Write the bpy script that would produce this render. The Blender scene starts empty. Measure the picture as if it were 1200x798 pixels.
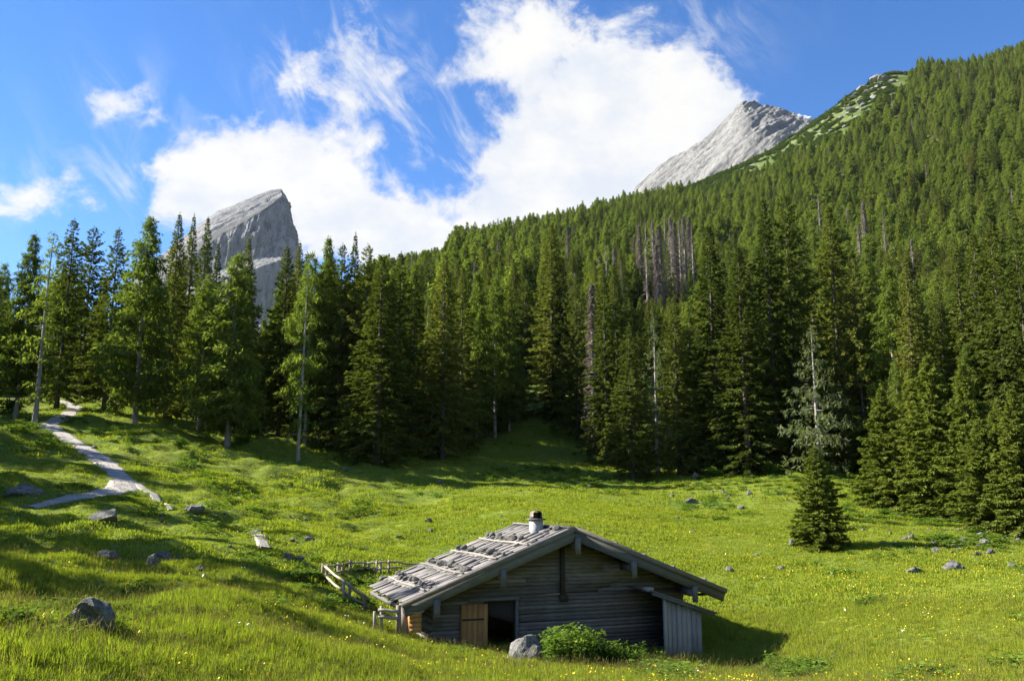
import bpy, bmesh, math, random
import numpy as np
from mathutils import Vector, Matrix, Euler

# ------------------------------------------------------------------ camera, world, sun, exposure
S = bpy.context.scene
C = S.collection
R = math.radians
PITCH = R(10.5)
F = 1000.0                                   # focal length in photo pixels (1200 wide)
cam_d = bpy.data.cameras.new("camera")
cam_d.sensor_width = 36.0
cam_d.lens = 36.0 * F / 1200.0
cam_d.clip_start = 0.1
cam_d.clip_end = 30000
cam = bpy.data.objects.new("camera", cam_d)
C.objects.link(cam)
cam.rotation_euler = (math.pi / 2 + PITCH, 0, 0)
S.camera = cam

SUN_AZ, SUN_EL = R(-80), R(35)               # azimuth from +Y, positive towards +X
sun_vec = Vector((math.sin(SUN_AZ) * math.cos(SUN_EL), math.cos(SUN_AZ) * math.cos(SUN_EL), math.sin(SUN_EL)))
sun_d = bpy.data.lights.new("sun", 'SUN')
sun_d.energy = 5.0
sun_d.angle = R(0.5)
sun_d.color = (1.0, 0.94, 0.82)
sun = bpy.data.objects.new("sun", sun_d)
C.objects.link(sun)
sun.rotation_euler = sun_vec.to_track_quat('Z', 'Y').to_euler()

S.view_settings.view_transform = 'Standard'
S.view_settings.look = 'None'
S.view_settings.gamma = 1
S.view_settings.exposure = 1.75
S.render.engine = 'CYCLES'
S.cycles.max_bounces = 6
S.cycles.diffuse_bounces = 3
S.cycles.transmission_bounces = 3
S.cycles.glossy_bounces = 2
S.cycles.volume_bounces = 0
S.cycles.caustics_reflective = False
S.cycles.caustics_refractive = False
try:
    S.cycles.use_denoising = True
    S.cycles.denoiser = 'OPENIMAGEDENOISE'
except Exception:
    pass


def ray(px, py):
    """world direction (unnormalised) of a photo pixel"""
    x, y = px - 600.0, 399.0 - py
    c, s = math.cos(PITCH), math.sin(PITCH)
    return np.array([x, F * c - y * s, F * s + y * c])


def proj(x, y, z):
    c, s = math.cos(PITCH), math.sin(PITCH)
    d = y * c + z * s
    u = -y * s + z * c
    d = np.where(d > 0.01, d, 0.01)
    return 600 + F * x / d, 399 - F * u / d


# ---- world: Nishita sky with clouds laid out by direction (azimuth / elevation)
W = bpy.data.worlds.new("World")
S.world = W
W.use_nodes = True
nt = W.node_tree
for n in list(nt.nodes):
    nt.nodes.remove(n)


class NB:
    """tiny node-graph helper"""
    def __init__(s, tree):
        s.t = tree

    def n(s, typ, **kw):
        nd = s.t.nodes.new(typ)
        for k, v in kw.items():
            setattr(nd, k, v)
        return nd

    def put(s, sock, v):
        if hasattr(v, 'is_output') or isinstance(v, bpy.types.NodeSocket):
            s.t.links.new(v, sock)
        elif v is not None:
            try:
                sock.default_value = v
            except Exception:
                sock.default_value = (*v, 1.0)

    def m(s, op, a, b=None, c=None, clamp=False):
        nd = s.n('ShaderNodeMath', operation=op, use_clamp=clamp)
        for i, v in enumerate((a, b, c)):
            if v is not None:
                s.put(nd.inputs[i], v)
        return nd.outputs[0]

    def noise(s, vec, scale, detail=4, rough=0.55, dist=0.0):
        nd = s.n('ShaderNodeTexNoise')
        s.put(nd.inputs['Vector'], vec)
        nd.inputs['Scale'].default_value = scale
        nd.inputs['Detail'].default_value = detail
        nd.inputs['Roughness'].default_value = rough
        nd.inputs['Distortion'].default_value = dist
        return nd.outputs['Fac']

    def ramp(s, fac, stops):
        nd = s.n('ShaderNodeValToRGB')
        s.put(nd.inputs[0], fac)
        el = nd.color_ramp.elements
        while len(el) < len(stops):
            el.new(0.5)
        for e, (p, col) in zip(el, stops):
            e.position = p
            e.color = (*col, 1) if len(col) == 3 else col
        return nd.outputs[0]

    def mix(s, fac, a, b, mode='MIX'):
        nd = s.n('ShaderNodeMix', data_type='RGBA', blend_type=mode)
        s.put(nd.inputs[0], fac)
        s.put(nd.inputs[6], a)
        s.put(nd.inputs[7], b)
        return nd.outputs[2]

    def smooth(s, v, a, b):
        nd = s.n('ShaderNodeMapRange', interpolation_type='SMOOTHSTEP')
        s.put(nd.inputs['Value'], v)
        nd.inputs['From Min'].default_value = a
        nd.inputs['From Max'].default_value = b
        return nd.outputs[0]

    def scalevec(s, vec, sc):
        nd = s.n('ShaderNodeVectorMath', operation='MULTIPLY')
        s.put(nd.inputs[0], vec)
        nd.inputs[1].default_value = sc
        return nd.outputs[0]


def build_world():
    b = NB(nt)
    tc = b.n('ShaderNodeTexCoord')
    sep = b.n('ShaderNodeSeparateXYZ')
    nt.links.new(tc.outputs['Generated'], sep.inputs[0])
    X, Y, Z = sep.outputs
    az = b.m('ARCTAN2', X, Y)
    el = b.m('ARCSINE', Z)
    # fine turbulence that breaks up the cloud outlines
    nz = b.n('ShaderNodeTexNoise', noise_dimensions='3D')
    nt.links.new(b.scalevec(tc.outputs['Generated'], (1, 1, 1.25)), nz.inputs['Vector'])
    nz.inputs['Scale'].default_value = 8.0
    nz.inputs['Detail'].default_value = 9
    nz.inputs['Roughness'].default_value = 0.6
    nz.inputs['Distortion'].default_value = 0.35
    sepn = b.n('ShaderNodeSeparateColor')
    nt.links.new(nz.outputs['Color'], sepn.inputs[0])
    azw = b.m('ADD', az, b.m('MULTIPLY', b.m('SUBTRACT', sepn.outputs[0], 0.5), 0.075))
    elw = b.m('ADD', el, b.m('MULTIPLY', b.m('SUBTRACT', sepn.outputs[1], 0.5), 0.075))
    # px, py, rx, ry, weight, tilt(deg)
    blobs = [
        (338, 185, 70, 52, .95, 0), (268, 218, 58, 36, .85, 0), (375, 240, 85, 40, .85, 0), (300, 170, 40, 26, .75, 0),
        (455, 258, 80, 32, .4, 0), (485, 215, 46, 36, -.3, 0), (215, 235, 35, 28, .7, 0), (470, 292, 120, 20, .45, 0),
        (720, 125, 90, 60, 1.1, 0), (650, 185, 95, 60, 1.0, 0), (765, 112, 58, 42, 1.0, 0), (625, 60, 50, 38, .9, 30),
        (600, 10, 60, 30, .75, 0), (815, 128, 36, 24, .8, 0), (575, 245, 90, 28, .5, 0), (715, 205, 130, 40, 1.0, 0),
        (790, 160, 85, 45, 1.0, 0), (560, 75, 45, 22, .55, 20), (848, 124, 18, 12, .7, 30), (640, 262, 130, 34, .95, 0), (560, 285, 120, 26, .8, 0), (430, 278, 110, 26, .5, 0), (240, 190, 30, 24, .5, 0),
        (350, 85, 42, 22, .55, 20), (415, 95, 20, 60, .45, -25), (400, 25, 26, 30, .42, -30), (430, 150, 20, 50, .35, -20),
        (480, 195, 50, 28, .35, 0), (515, 100, 20, 14, .30, 0), (460, 80, 30, 14, .25, 40),
        (132, 119, 42, 25, .85, 20), (25, 240, 45, 24, .85, 0), (116, 235, 16, 13, .42, 0), (178, 196, 20, 10, .45, 20),
        (82, 212, 10, 10, .35, 0), (745, 10, 26, 8, .36, 0), (845, 22, 45, 14, .28, 30),
        (515, 150, 42, 60, -.45, 0), (545, 252, 34, 18, -.55, 0), (530, 205, 60, 30, -.30, 0), (430, 190, 26, 40, -.2, 0), (290, 60, 60, 40, -.3, 0),
        (960, 70, 90, 60, -.3, 0), (60, 60, 90, 60, -.3, 0),
    ]
    total = None
    mirror = None
    cv = b.n('ShaderNodeCombineXYZ')
    b.put(cv.inputs[0], azw)
    b.put(cv.inputs[1], elw)
    for (px, py, rx, ry, w, tilt) in blobs:
        d = ray(px, py)
        ba = math.atan2(d[0], d[1])
        be = math.asin(d[2] / np.linalg.norm(d))
        mp = b.n('ShaderNodeMapping', vector_type='TEXTURE')
        nt.links.new(cv.outputs[0], mp.inputs['Vector'])
        mp.inputs['Location'].default_value = (ba, be, 0)
        mp.inputs['Rotation'].default_value = (0, 0, R(tilt))
        mp.inputs['Scale'].default_value = (rx / F * 1.118, ry / F * 1.118, 1)
        dt = b.n('ShaderNodeVectorMath', operation='DOT_PRODUCT')
        nt.links.new(mp.outputs[0], dt.inputs[0])
        nt.links.new(mp.outputs[0], dt.inputs[1])
        g = b.m('POWER', math.exp(-1), dt.outputs['Value'])
        total = b.m('MULTIPLY', g, w) if total is None else b.m('MULTIPLY_ADD', g, w, total)
    # scattered cloud over the rest of the sky (outside the view cone of the named clouds)
    big = b.noise(tc.outputs['Generated'], 2.6, 5, 0.55)
    away = b.smooth(b.m('ABSOLUTE', az), 0.62, 0.95)
    other = b.m('MULTIPLY', b.m('MULTIPLY', b.smooth(big, 0.52, 0.66), 0.95), away)
    total = b.m('ADD', total, other)
    fine = b.noise(tc.outputs['Generated'], 26, 9, 0.66, 0.25)
    fine2 = b.noise(b.scalevec(tc.outputs['Generated'], (1, 1, 1.3)), 9.0, 9, 0.64, 0.5)
    turb = b.m('ADD', b.m('MULTIPLY', b.m('SUBTRACT', fine, 0.5), 1.5), b.m('MULTIPLY', b.m('SUBTRACT', fine2, 0.5), 2.6))
    dens = b.m('ADD', total, b.m('MULTIPLY', turb, b.smooth(total, 0.0, 0.30)))
    alpha = b.smooth(dens, 0.20, 0.92)
    # thin torn veils between the two banks: noise drawn out along the wind
    veil = None
    for (px, py, rx, ry, w) in ((490, 215, 100, 80, 1.0), (420, 80, 60, 70, .85), (360, 80, 60, 40, .8), (530, 110, 50, 45, .6), (150, 125, 60, 40, .7), (110, 235, 90, 40, .6), (190, 200, 40, 30, .6), (830, 35, 70, 40, .55), (745, 10, 40, 16, .6), (570, 200, 50, 60, .8)):
        d = ray(px, py)
        ba, be = math.atan2(d[0], d[1]), math.asin(d[2] / np.linalg.norm(d))
        mp = b.n('ShaderNodeMapping', vector_type='TEXTURE')
        nt.links.new(cv.outputs[0], mp.inputs['Vector'])
        mp.inputs['Location'].default_value = (ba, be, 0)
        mp.inputs['Scale'].default_value = (rx / F * 1.118, ry / F * 1.118, 1)
        dt = b.n('ShaderNodeVectorMath', operation='DOT_PRODUCT')
        nt.links.new(mp.outputs[0], dt.inputs[0])
        nt.links.new(mp.outputs[0], dt.inputs[1])
        g = b.m('POWER', math.exp(-1), dt.outputs['Value'])
        veil = b.m('MULTIPLY', g, w) if veil is None else b.m('MULTIPLY_ADD', g, w, veil)
    mp = b.n('ShaderNodeMapping', vector_type='TEXTURE')
    cv2 = b.n('ShaderNodeCombineXYZ')
    b.put(cv2.inputs[0], az)
    b.put(cv2.inputs[1], el)
    nt.links.new(cv2.outputs[0], mp.inputs['Vector'])
    mp.inputs['Rotation'].default_value = (0, 0, R(-52))
    mp.inputs['Scale'].default_value = (2.4, 1, 1)
    streak = b.noise(mp.outputs[0], 22, 9, 0.64, 0.6)
    veil = b.m('MULTIPLY', b.smooth(streak, 0.44, 0.74), b.m('MINIMUM', veil, 1.0))
    alpha = b.m('SUBTRACT', 1.0, b.m('MULTIPLY', b.m('SUBTRACT', 1.0, alpha), b.m('SUBTRACT', 1.0, b.m('MULTIPLY', veil, 0.85))))
    shade = b.noise(b.scalevec(tc.outputs['Generated'], (1, 1, 1.5)), 14, 8, 0.62)
    ccol = b.mix(b.smooth(shade, 0.32, 0.66), (0.80, 0.85, 0.94), (1.0, 0.99, 0.97))
    sky = b.n('ShaderNodeTexSky', sky_type='NISHITA')
    sky.sun_disc = False
    sky.sun_elevation = SUN_EL
    sky.sun_rotation = SUN_AZ
    sky.altitude = 2200
    sky.air_density = 1.0
    sky.dust_density = 0.0
    sky.ozone_density = 3.0
    hs = b.n('ShaderNodeHueSaturation')
    hs.inputs['Saturation'].default_value = 1.25
    hs.inputs['Hue'].default_value = 0.506
    hs.inputs['Value'].default_value = 1.0
    nt.links.new(sky.outputs[0], hs.inputs['Color'])
    bg1 = b.n('ShaderNodeBackground')
    nt.links.new(hs.outputs[0], bg1.inputs[0])
    bg1.inputs[1].default_value = 0.073
    bg2 = b.n('ShaderNodeBackground')
    nt.links.new(ccol, bg2.inputs[0])
    bg2.inputs[1].default_value = 0.295
    mx = b.n('ShaderNodeMixShader')
    nt.links.new(alpha, mx.inputs[0])
    nt.links.new(bg1.outputs[0], mx.inputs[1])
    nt.links.new(bg2.outputs[0], mx.inputs[2])
    out = b.n('ShaderNodeOutputWorld')
    nt.links.new(mx.outputs[0], out.inputs[0])


build_world()

# ------------------------------------------------------------------ helpers
rng = np.random.default_rng(7)
random.seed(7)


def _hash(ix, iy, iz, seed):
    h = (ix.astype(np.int64) * 374761393 + iy.astype(np.int64) * 668265263 + iz.astype(np.int64) * 2147483647 + seed * 1274126177) & 0xffffffff
    h = ((h ^ (h >> 13)) * 1274126177) & 0xffffffff
    h = ((h ^ (h >> 16)) * 2246822519) & 0xffffffff
    return ((h ^ (h >> 15)) & 0xffff) / 65535.0


def noise3(x, y, z, seed=0):
    """smooth value noise in [-1, 1]"""
    x, y, z = np.broadcast_arrays(np.asarray(x, float), np.asarray(y, float), np.asarray(z, float))
    fx, fy, fz = np.floor(x), np.floor(y), np.floor(z)
    tx, ty, tz = x - fx, y - fy, z - fz
    tx, ty, tz = [t * t * t * (t * (t * 6 - 15) + 10) for t in (tx, ty, tz)]
    r = 0
    for dx in (0, 1):
        for dy in (0, 1):
            for dz in (0, 1):
                w = (tx if dx else 1 - tx) * (ty if dy else 1 - ty) * (tz if dz else 1 - tz)
                r = r + w * _hash(fx + dx, fy + dy, fz + dz, seed)
    return r * 2 - 1


def fbm(x, y, z, seed=0, octv=4, gain=0.5):
    a, f, r = 1.0, 1.0, 0
    for o in range(octv):
        r = r + a * noise3(x * f, y * f, z * f, seed + o * 17)
        a *= gain
        f *= 2.03
    return r


def sstep(x, a, b):
    t = np.clip((x - a) / (b - a), 0, 1)
    return t * t * (3 - 2 * t)


def mesh_np(name, verts, faces, mats=(), mat_idx=None, smooth=False):
    """faces: (N,3|4) int array, or a list of such arrays"""
    me = bpy.data.meshes.new(name)
    if not isinstance(faces, (list, tuple)):
        faces = [faces]
    faces = [np.asarray(f, dtype=np.int32) for f in faces if len(f)]
    verts = np.asarray(verts, dtype=np.float32)
    me.vertices.add(len(verts))
    me.vertices.foreach_set('co', verts.ravel())
    tot = np.concatenate([np.full(len(f), f.shape[1], dtype=np.int32) for f in faces])
    idx = np.concatenate([f.ravel() for f in faces])
    me.loops.add(len(idx))
    me.loops.foreach_set('vertex_index', idx)
    me.polygons.add(len(tot))
    st = np.concatenate([[0], np.cumsum(tot)[:-1]]).astype(np.int32)
    me.polygons.foreach_set('loop_start', st)
    for m in mats:
        me.materials.append(m)
    if mat_idx is not None:
        me.polygons.foreach_set('material_index', np.asarray(mat_idx, dtype=np.int32))
    if smooth:
        me.polygons.foreach_set('use_smooth', np.ones(len(tot), dtype=bool))
    me.update(calc_edges=True)
    me.validate()
    return me


def link(name, me, parent=None, loc=None, kind=None):
    o = bpy.data.objects.new(name, me)
    C.objects.link(o)
    if parent is not None:
        o.parent = parent
    if loc is not None:
        o.location = loc
    if kind:
        o['kind'] = kind
    return o


def tag(o, label, cat, group=None, kind=None):
    o['label'] = label
    o['category'] = cat
    if group:
        o['group'] = group
    if kind:
        o['kind'] = kind
    return o


def empty(name, loc, rotz=0.0, scale=(1, 1, 1)):
    o = bpy.data.objects.new(name, None)
    C.objects.link(o)
    o.empty_display_size = 0.3
    o.location = loc
    o.rotation_euler = (0, 0, rotz)
    o.scale = scale
    return o


class MB:
    """mesh builder in plain lists: boxes, tubes"""
    def __init__(s):
        s.v, s.q, s.t = [], [], []

    def box(s, c, d, rot=None, jitter=0.0):
        x, y, z = [k / 2 for k in d]
        base = len(s.v)
        M = rot if rot is not None else Matrix.Identity(3)
        for sx, sy, sz in ((-1, -1, -1), (1, -1, -1), (1, 1, -1), (-1, 1, -1), (-1, -1, 1), (1, -1, 1), (1, 1, 1), (-1, 1, 1)):
            p = M @ Vector((sx * x, sy * y, sz * z))
            if jitter:
                p += Vector([random.uniform(-jitter, jitter) for _ in range(3)])
            s.v.append((p[0] + c[0], p[1] + c[1], p[2] + c[2]))
        for f in ((0, 3, 2, 1), (4, 5, 6, 7), (0, 1, 5, 4), (1, 2, 6, 5), (2, 3, 7, 6), (3, 0, 4, 7)):
            s.q.append([base + i for i in f])
        return s

    def beam(s, a, b, w, h, up=(0, 0, 1), jitter=0.0):
        a, b = Vector(a), Vector(b)
        d = b - a
        L = d.length
        d.normalize()
        u = Vector(up)
        side = d.cross(u)
        if side.length < 1e-4:
            side = d.cross(Vector((1, 0, 0)))
        side.normalize()
        u = side.cross(d)
        M = Matrix((d, side, u)).transposed()
        return s.box((a + b) / 2, (L, w, h), M, jitter)

    def tube(s, pts, rad, n=7, cap=True):
        pts = [Vector(p) for p in pts]
        if not hasattr(rad, '__len__'):
            rad = [rad] * len(pts)
        base = len(s.v)
        for i, p in enumerate(pts):
            d = (pts[min(i + 1, len(pts) - 1)] - pts[max(i - 1, 0)]).normalized()
            a = d.cross(Vector((0.13, 0.91, 0.37)))
            if a.length < 1e-3:
                a = d.cross(Vector((1, 0, 0)))
            a.normalize()
            c = d.cross(a)
            for k in range(n):
                t = 2 * math.pi * k / n
                q = p + (a * math.cos(t) + c * math.sin(t)) * rad[i]
                s.v.append(tuple(q))
        for i in range(len(pts) - 1):
            for k in range(n):
                k2 = (k + 1) % n
                s.q.append([base + i * n + k, base + i * n + k2, base + (i + 1) * n + k2, base + (i + 1) * n + k])
        if cap:
            for i, flip in ((0, True), (len(pts) - 1, False)):
                ci = len(s.v)
                s.v.append(tuple(pts[i]))
                for k in range(n):
                    a_, b_ = base + i * n + k, base + i * n + (k + 1) % n
                    s.t.append([ci, b_, a_] if flip else [ci, a_, b_])
        return s

    def prism(s, poly, y0, y1):
        """polygon in the XZ plane extruded along Y (convex, fan)"""
        n = len(poly)
        base = len(s.v)
        for yy in (y0, y1):
            for (x, z) in poly:
                s.v.append((x, yy, z))
        for k in range(n):
            k2 = (k + 1) % n
            s.q.append([base + k, base + k2, base + n + k2, base + n + k])
        for k in range(1, n - 1):
            s.t.append([base, base + k + 1, base + k])
            s.t.append([base + n, base + n + k, base + n + k + 1])
        return s

    def mesh(s, name, mat, smooth=False, bevel=0.0):
        fs = []
        if s.q:
            fs.append(np.array(s.q))
        if s.t:
            fs.append(np.array(s.t))
        me = mesh_np(name, s.v, fs, [mat] if mat else [], smooth=smooth)
        bm = bmesh.new()
        bm.from_mesh(me)
        bmesh.ops.recalc_face_normals(bm, faces=bm.faces)
        if bevel:
            bmesh.ops.bevel(bm, geom=list(bm.edges), offset=bevel, segments=1, affect='EDGES')
        bm.to_mesh(me)
        bm.free()
        return me

    def build(s, name, mat, parent=None, smooth=False, bevel=0.0, loc=None, kind=None):
        return link(name, s.mesh(name, mat, smooth, bevel), parent, loc, kind)


# ------------------------------------------------------------------ materials
def mat_new(name):
    m = bpy.data.materials.new(name)
    m.use_nodes = True
    for n in list(m.node_tree.nodes):
        m.node_tree.nodes.remove(n)
    return m, NB(m.node_tree)


def finish(b, shader, disp=None):
    o = b.n('ShaderNodeOutputMaterial')
    b.t.links.new(shader, o.inputs['Surface'])


def principled(b, col, rough=0.85, normal=None, spec=0.25):
    p = b.n('ShaderNodeBsdfPrincipled')
    b.put(p.inputs['Base Color'], col)
    b.put(p.inputs['Roughness'], rough)
    p.inputs['Specular IOR Level'].default_value = spec
    if normal is not None:
        b.t.links.new(normal, p.inputs['Normal'])
    return p.outputs[0]


def bump(b, h, strength=0.4, dist=0.05):
    n = b.n('ShaderNodeBump')
    b.put(n.inputs['Height'], h)
    n.inputs['Strength'].default_value = strength
    n.inputs['Distance'].default_value = dist
    return n.outputs[0]


def leaf_mat(name, c1, c2, c3, transl=0.35, pos_scale=0.25, rough=0.6, spread=0.35):
    """foliage: diffuse + translucent, hue varies per plant and per clump"""
    m, b = mat_new(name)
    oi = b.n('ShaderNodeObjectInfo')
    ge = b.n('ShaderNodeNewGeometry')
    nz = b.noise(ge.outputs['Position'], pos_scale, 3, 0.6)
    nz2 = b.noise(ge.outputs['Position'], pos_scale * 9, 2, 0.6)
    f = b.m('ADD', b.m('MULTIPLY', oi.outputs['Random'], 1 - spread), b.m('MULTIPLY', nz, spread), clamp=True)
    col = b.ramp(f, [(0.05, c1), (0.5, c2), (0.95, c3)])
    isl = ge.outputs['Random Per Island']
    val = b.m('ADD', b.m('MULTIPLY', isl, 0.55), b.m('ADD', b.m('MULTIPLY', nz2, 0.5), 0.5))
    mul = b.n('ShaderNodeVectorMath', operation='SCALE')
    b.t.links.new(col, mul.inputs[0])
    b.t.links.new(val, mul.inputs['Scale'])
    d = b.n('ShaderNodeBsdfDiffuse')
    t = b.n('ShaderNodeBsdfTranslucent')
    b.t.links.new(mul.outputs[0], d.inputs[0])
    tcol = b.mix(1.0, mul.outputs[0], (1.0, 1.1, 0.45), 'MULTIPLY')
    b.t.links.new(tcol, t.inputs[0])
    mx = b.n('ShaderNodeMixShader')
    mx.inputs[0].default_value = transl
    b.t.links.new(d.outputs[0], mx.inputs[1])
    b.t.links.new(t.outputs[0], mx.inputs[2])
    finish(b, mx.outputs[0])
    return m


def bark_mat(name, c1, c2, scale=6.0, fade=0.35):
    m, b = mat_new(name)
    tc = b.n('ShaderNodeTexCoord')
    v = b.scalevec(tc.outputs['Object'], (1, 1, 0.25))
    nz = b.noise(v, scale, 5, 0.65)
    oi = b.n('ShaderNodeObjectInfo')
    col = b.ramp(nz, [(0.3, c1), (0.7, c2)])
    col = b.mix(b.m('MULTIPLY', oi.outputs['Random'], fade), col, (0.22, 0.2, 0.18), 'MIX')
    finish(b, principled(b, col, 0.9, bump(b, nz, 0.6, 0.05)))
    return m


def wood_mat(name, c1, c2, axis=0, stretch=14.0, scale=3.0, rough=0.8, bstr=0.35, vary=0.5):
    """weathered board: grain along the given object axis, each board its own tone"""
    m, b = mat_new(name)
    tc = b.n('ShaderNodeTexCoord')
    oi = b.n('ShaderNodeObjectInfo')
    sc = [stretch, stretch, stretch]
    sc[axis] = 1.0
    v = b.scalevec(tc.outputs['Object'], tuple(sc))
    off = b.n('ShaderNodeVectorMath', operation='ADD')
    b.t.links.new(v, off.inputs[0])
    cmb = b.n('ShaderNodeCombineXYZ')
    b.put(cmb.inputs[0], b.m('MULTIPLY', oi.outputs['Random'], 37.0))
    b.put(cmb.inputs[1], b.m('MULTIPLY', oi.outputs['Random'], 91.0))
    b.t.links.new(cmb.outputs[0], off.inputs[1])
    g = b.noise(off.outputs[0], scale, 6, 0.6, 0.4)
    blot = b.noise(tc.outputs['Object'], 1.3, 4, 0.6)
    f = b.m('ADD', b.m('MULTIPLY', g, 0.65), b.m('MULTIPLY', blot, 0.35))
    col = b.ramp(f, [(0.32, c1), (0.68, c2)])
    val = b.m('ADD', b.m('MULTIPLY', oi.outputs['Random'], vary), 1 - vary / 2)
    mul = b.n('ShaderNodeVectorMath', operation='SCALE')
    b.t.links.new(col, mul.inputs[0])
    b.t.links.new(val, mul.inputs['Scale'])
    finish(b, principled(b, mul.outputs[0], rough, bump(b, g, bstr, 0.02)))
    return m


def rock_mat(name, c1, c2, lichen=(0.10, 0.10, 0.05), scale=2.0):
    m, b = mat_new(name)
    tc = b.n('ShaderNodeTexCoord')
    oi = b.n('ShaderNodeObjectInfo')
    v = b.n('ShaderNodeVectorMath', operation='ADD')
    b.t.links.new(tc.outputs['Object'], v.inputs[0])
    b.t.links.new(oi.outputs['Location'], v.inputs[1])
    n1 = b.noise(v.outputs[0], scale, 7, 0.65)
    n2 = b.noise(v.outputs[0], scale * 3.1, 5, 0.6)
    n3 = b.noise(v.outputs[0], scale * 14, 3, 0.6)
    col = b.ramp(b.m('ADD', b.m('MULTIPLY', n1, 0.6), b.m('MULTIPLY', n3, 0.4)), [(0.36, c1), (0.62, c2)])
    col = b.mix(b.smooth(n2, 0.53, 0.62), col, lichen)
    h = b.m('ADD', n1, b.m('MULTIPLY', n3, 0.3))
    finish(b, principled(b, col, 0.92, bump(b, h, 0.9, 0.2)))
    return m


# ------------------------------------------------------------------ terrain
# ground seen along photo pixel (px, py) at horizontal distance r
CP = [
    (0, 798, 11), (200, 798, 13), (400, 798, 15), (600, 798, 17.5), (800, 798, 19.5), (1000, 798, 21), (1200, 798, 21.5),
    (0, 720, 19), (0, 660, 29), (0, 622, 39), (0, 592, 50), (0, 540, 68), (0, 490, 92),
    (100, 732, 20.5), (200, 700, 24), (200, 662, 32), (200, 622, 43), (200, 582, 57), (200, 540, 70), (200, 503, 88), (100, 580, 54), (100, 520, 76),
    (300, 727, 21), (300, 698, 27), (300, 652, 37), (300, 610, 50), (300, 570, 65), (300, 530, 82),
    (400, 752, 20.5), (430, 739, 25.5), (400, 697, 33), (445, 667, 40), (450, 622, 54), (450, 580, 70), (450, 545, 86),
    (480, 751, 25.5), (560, 764, 25), (640, 774, 24), (720, 784, 24), (790, 780, 25.5), (900, 785, 26.5), (850, 772, 28.5),
    (560, 750, 28), (660, 752, 29), (760, 752, 30), (540, 714, 34), (650, 690, 37), (800, 715, 33.5),
    (620, 640, 43), (600, 610, 51), (700, 610, 53), (600, 580, 67), (600, 556, 85), (600, 530, 105), (650, 500, 125), (645, 468, 150), (640, 430, 180),
    (800, 690, 37), (900, 740, 31), (900, 700, 36.5), (1000, 760, 27), (1000, 720, 32), (1100, 760, 25.5), (1200, 742, 27), (1200, 692, 36), (1100, 690, 38),
    (963, 640, 52), (800, 640, 48), (800, 600, 66), (800, 566, 84), (740, 557, 92), (860, 551, 93), (900, 600, 64), (940, 556, 86), (1050, 640, 52), (1040, 592, 72),
    (1100, 606, 67), (1200, 652, 52), (1170, 617, 63),
    (700, 520, 118), (700, 440, 180), (700, 350, 350), (700, 290, 600), (700, 256, 850), (700, 262, 1050), (700, 300, 1500),
    (560, 505, 118), (560, 430, 180), (560, 345, 350), (560, 302, 550), (560, 298, 700), (560, 320, 1000),
    (450, 510, 112), (450, 445, 180), (450, 375, 300), (450, 335, 430), (450, 340, 560), (450, 380, 850),
    (350, 510, 105), (350, 485, 160), (350, 455, 260), (350, 445, 400), (350, 460, 700),
    (250, 500, 105), (250, 488, 160), (250, 492, 260), (250, 505, 500),
    (100, 476, 110), (100, 462, 160), (100, 478, 260), (100, 500, 500),
    (-100, 480, 110), (-100, 470, 160), (-100, 480, 300), (-100, 500, 600), (-150, 560, 60), (-150, 640, 35), (-150, 740, 18),
    (850, 520, 115), (850, 450, 170), (850, 350, 330), (850, 275, 600), (850, 228, 850), (850, 206, 1000), (850, 228, 1350),
    (950, 528, 110), (950, 450, 170), (950, 345, 330), (950, 245, 600), (950, 175, 900), (950, 153, 1030), (950, 175, 1400),
    (1040, 560, 95), (1040, 450, 180), (1040, 335, 350), (1040, 222, 620), (1040, 132, 900), (1040, 91, 1050), (1040, 118, 1400),
    (1120, 578, 88), (1120, 450, 180), (1120, 322, 350), (1120, 195, 620), (1120, 118, 880), (1120, 98, 1000), (1120, 115, 1400),
    (1200, 592, 82), (1200, 440, 180), (1200, 302, 350), (1200, 165, 620), (1200, 92, 880), (1200, 72, 1000), (1200, 80, 1400),
    (1360, 605, 78), (1360, 440, 170), (1360, 282, 350), (1360, 135, 620), (1360, 40, 1000), (1360, 30, 1400), (1360, 720, 30),
    (1200, 300, 3500), (850, 380, 3500), (600, 440, 3500), (350, 500, 3500), (0, 540, 3500),
]
CPW = []
for (px, py, r) in CP:
    d = ray(px, py)
    CPW.append((math.atan2(d[0], d[1]), r, d[2] / math.hypot(d[0], d[1])))
for th in (-0.9, -0.5, 0.0, 0.5, 0.9):                 # the rise the camera stands on
    for r, z in ((1.2, -1.72), (3.0, -1.95), (6.5, -2.35 - 0.35 * (th + 0.9) / 1.8)):
        CPW.append((th, r, z / r))
for th, zs in ((-1.3, (-1.8, -1.5, 3, 12, 30, 100)), (-1.9, (-1.8, -1, 4, 10, 20, 60)), (1.1, (-1.9, -3.2, -2.5, 9, 110, 200)), (1.9, (-1.8, -1.5, 1, 14, 90, 200))):
    for r, z in zip((2.5, 14, 45, 120, 400, 1500), zs):
        CPW.append((th, r, z / r))
CPW = np.array(CPW)
_TH = 2.6


def _feat(th, r):
    return np.stack([th * _TH, np.log(r)], -1)


def _tps_fit(P, v, lam):
    n = len(P)
    D2 = ((P[:, None] - P[None]) ** 2).sum(-1)
    K = 0.5 * D2 * np.log(D2 + 1e-12) + lam * np.eye(n)
    A = np.concatenate([np.ones((n, 1)), P], 1)
    M = np.block([[K, A], [A.T, np.zeros((3, 3))]])
    s = np.linalg.solve(M, np.concatenate([v, np.zeros(3)]))
    return s[:n], s[n:]


_P = _feat(CPW[:, 0], CPW[:, 1])
_w, _a = _tps_fit(_P, CPW[:, 2], 0.0008)


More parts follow.
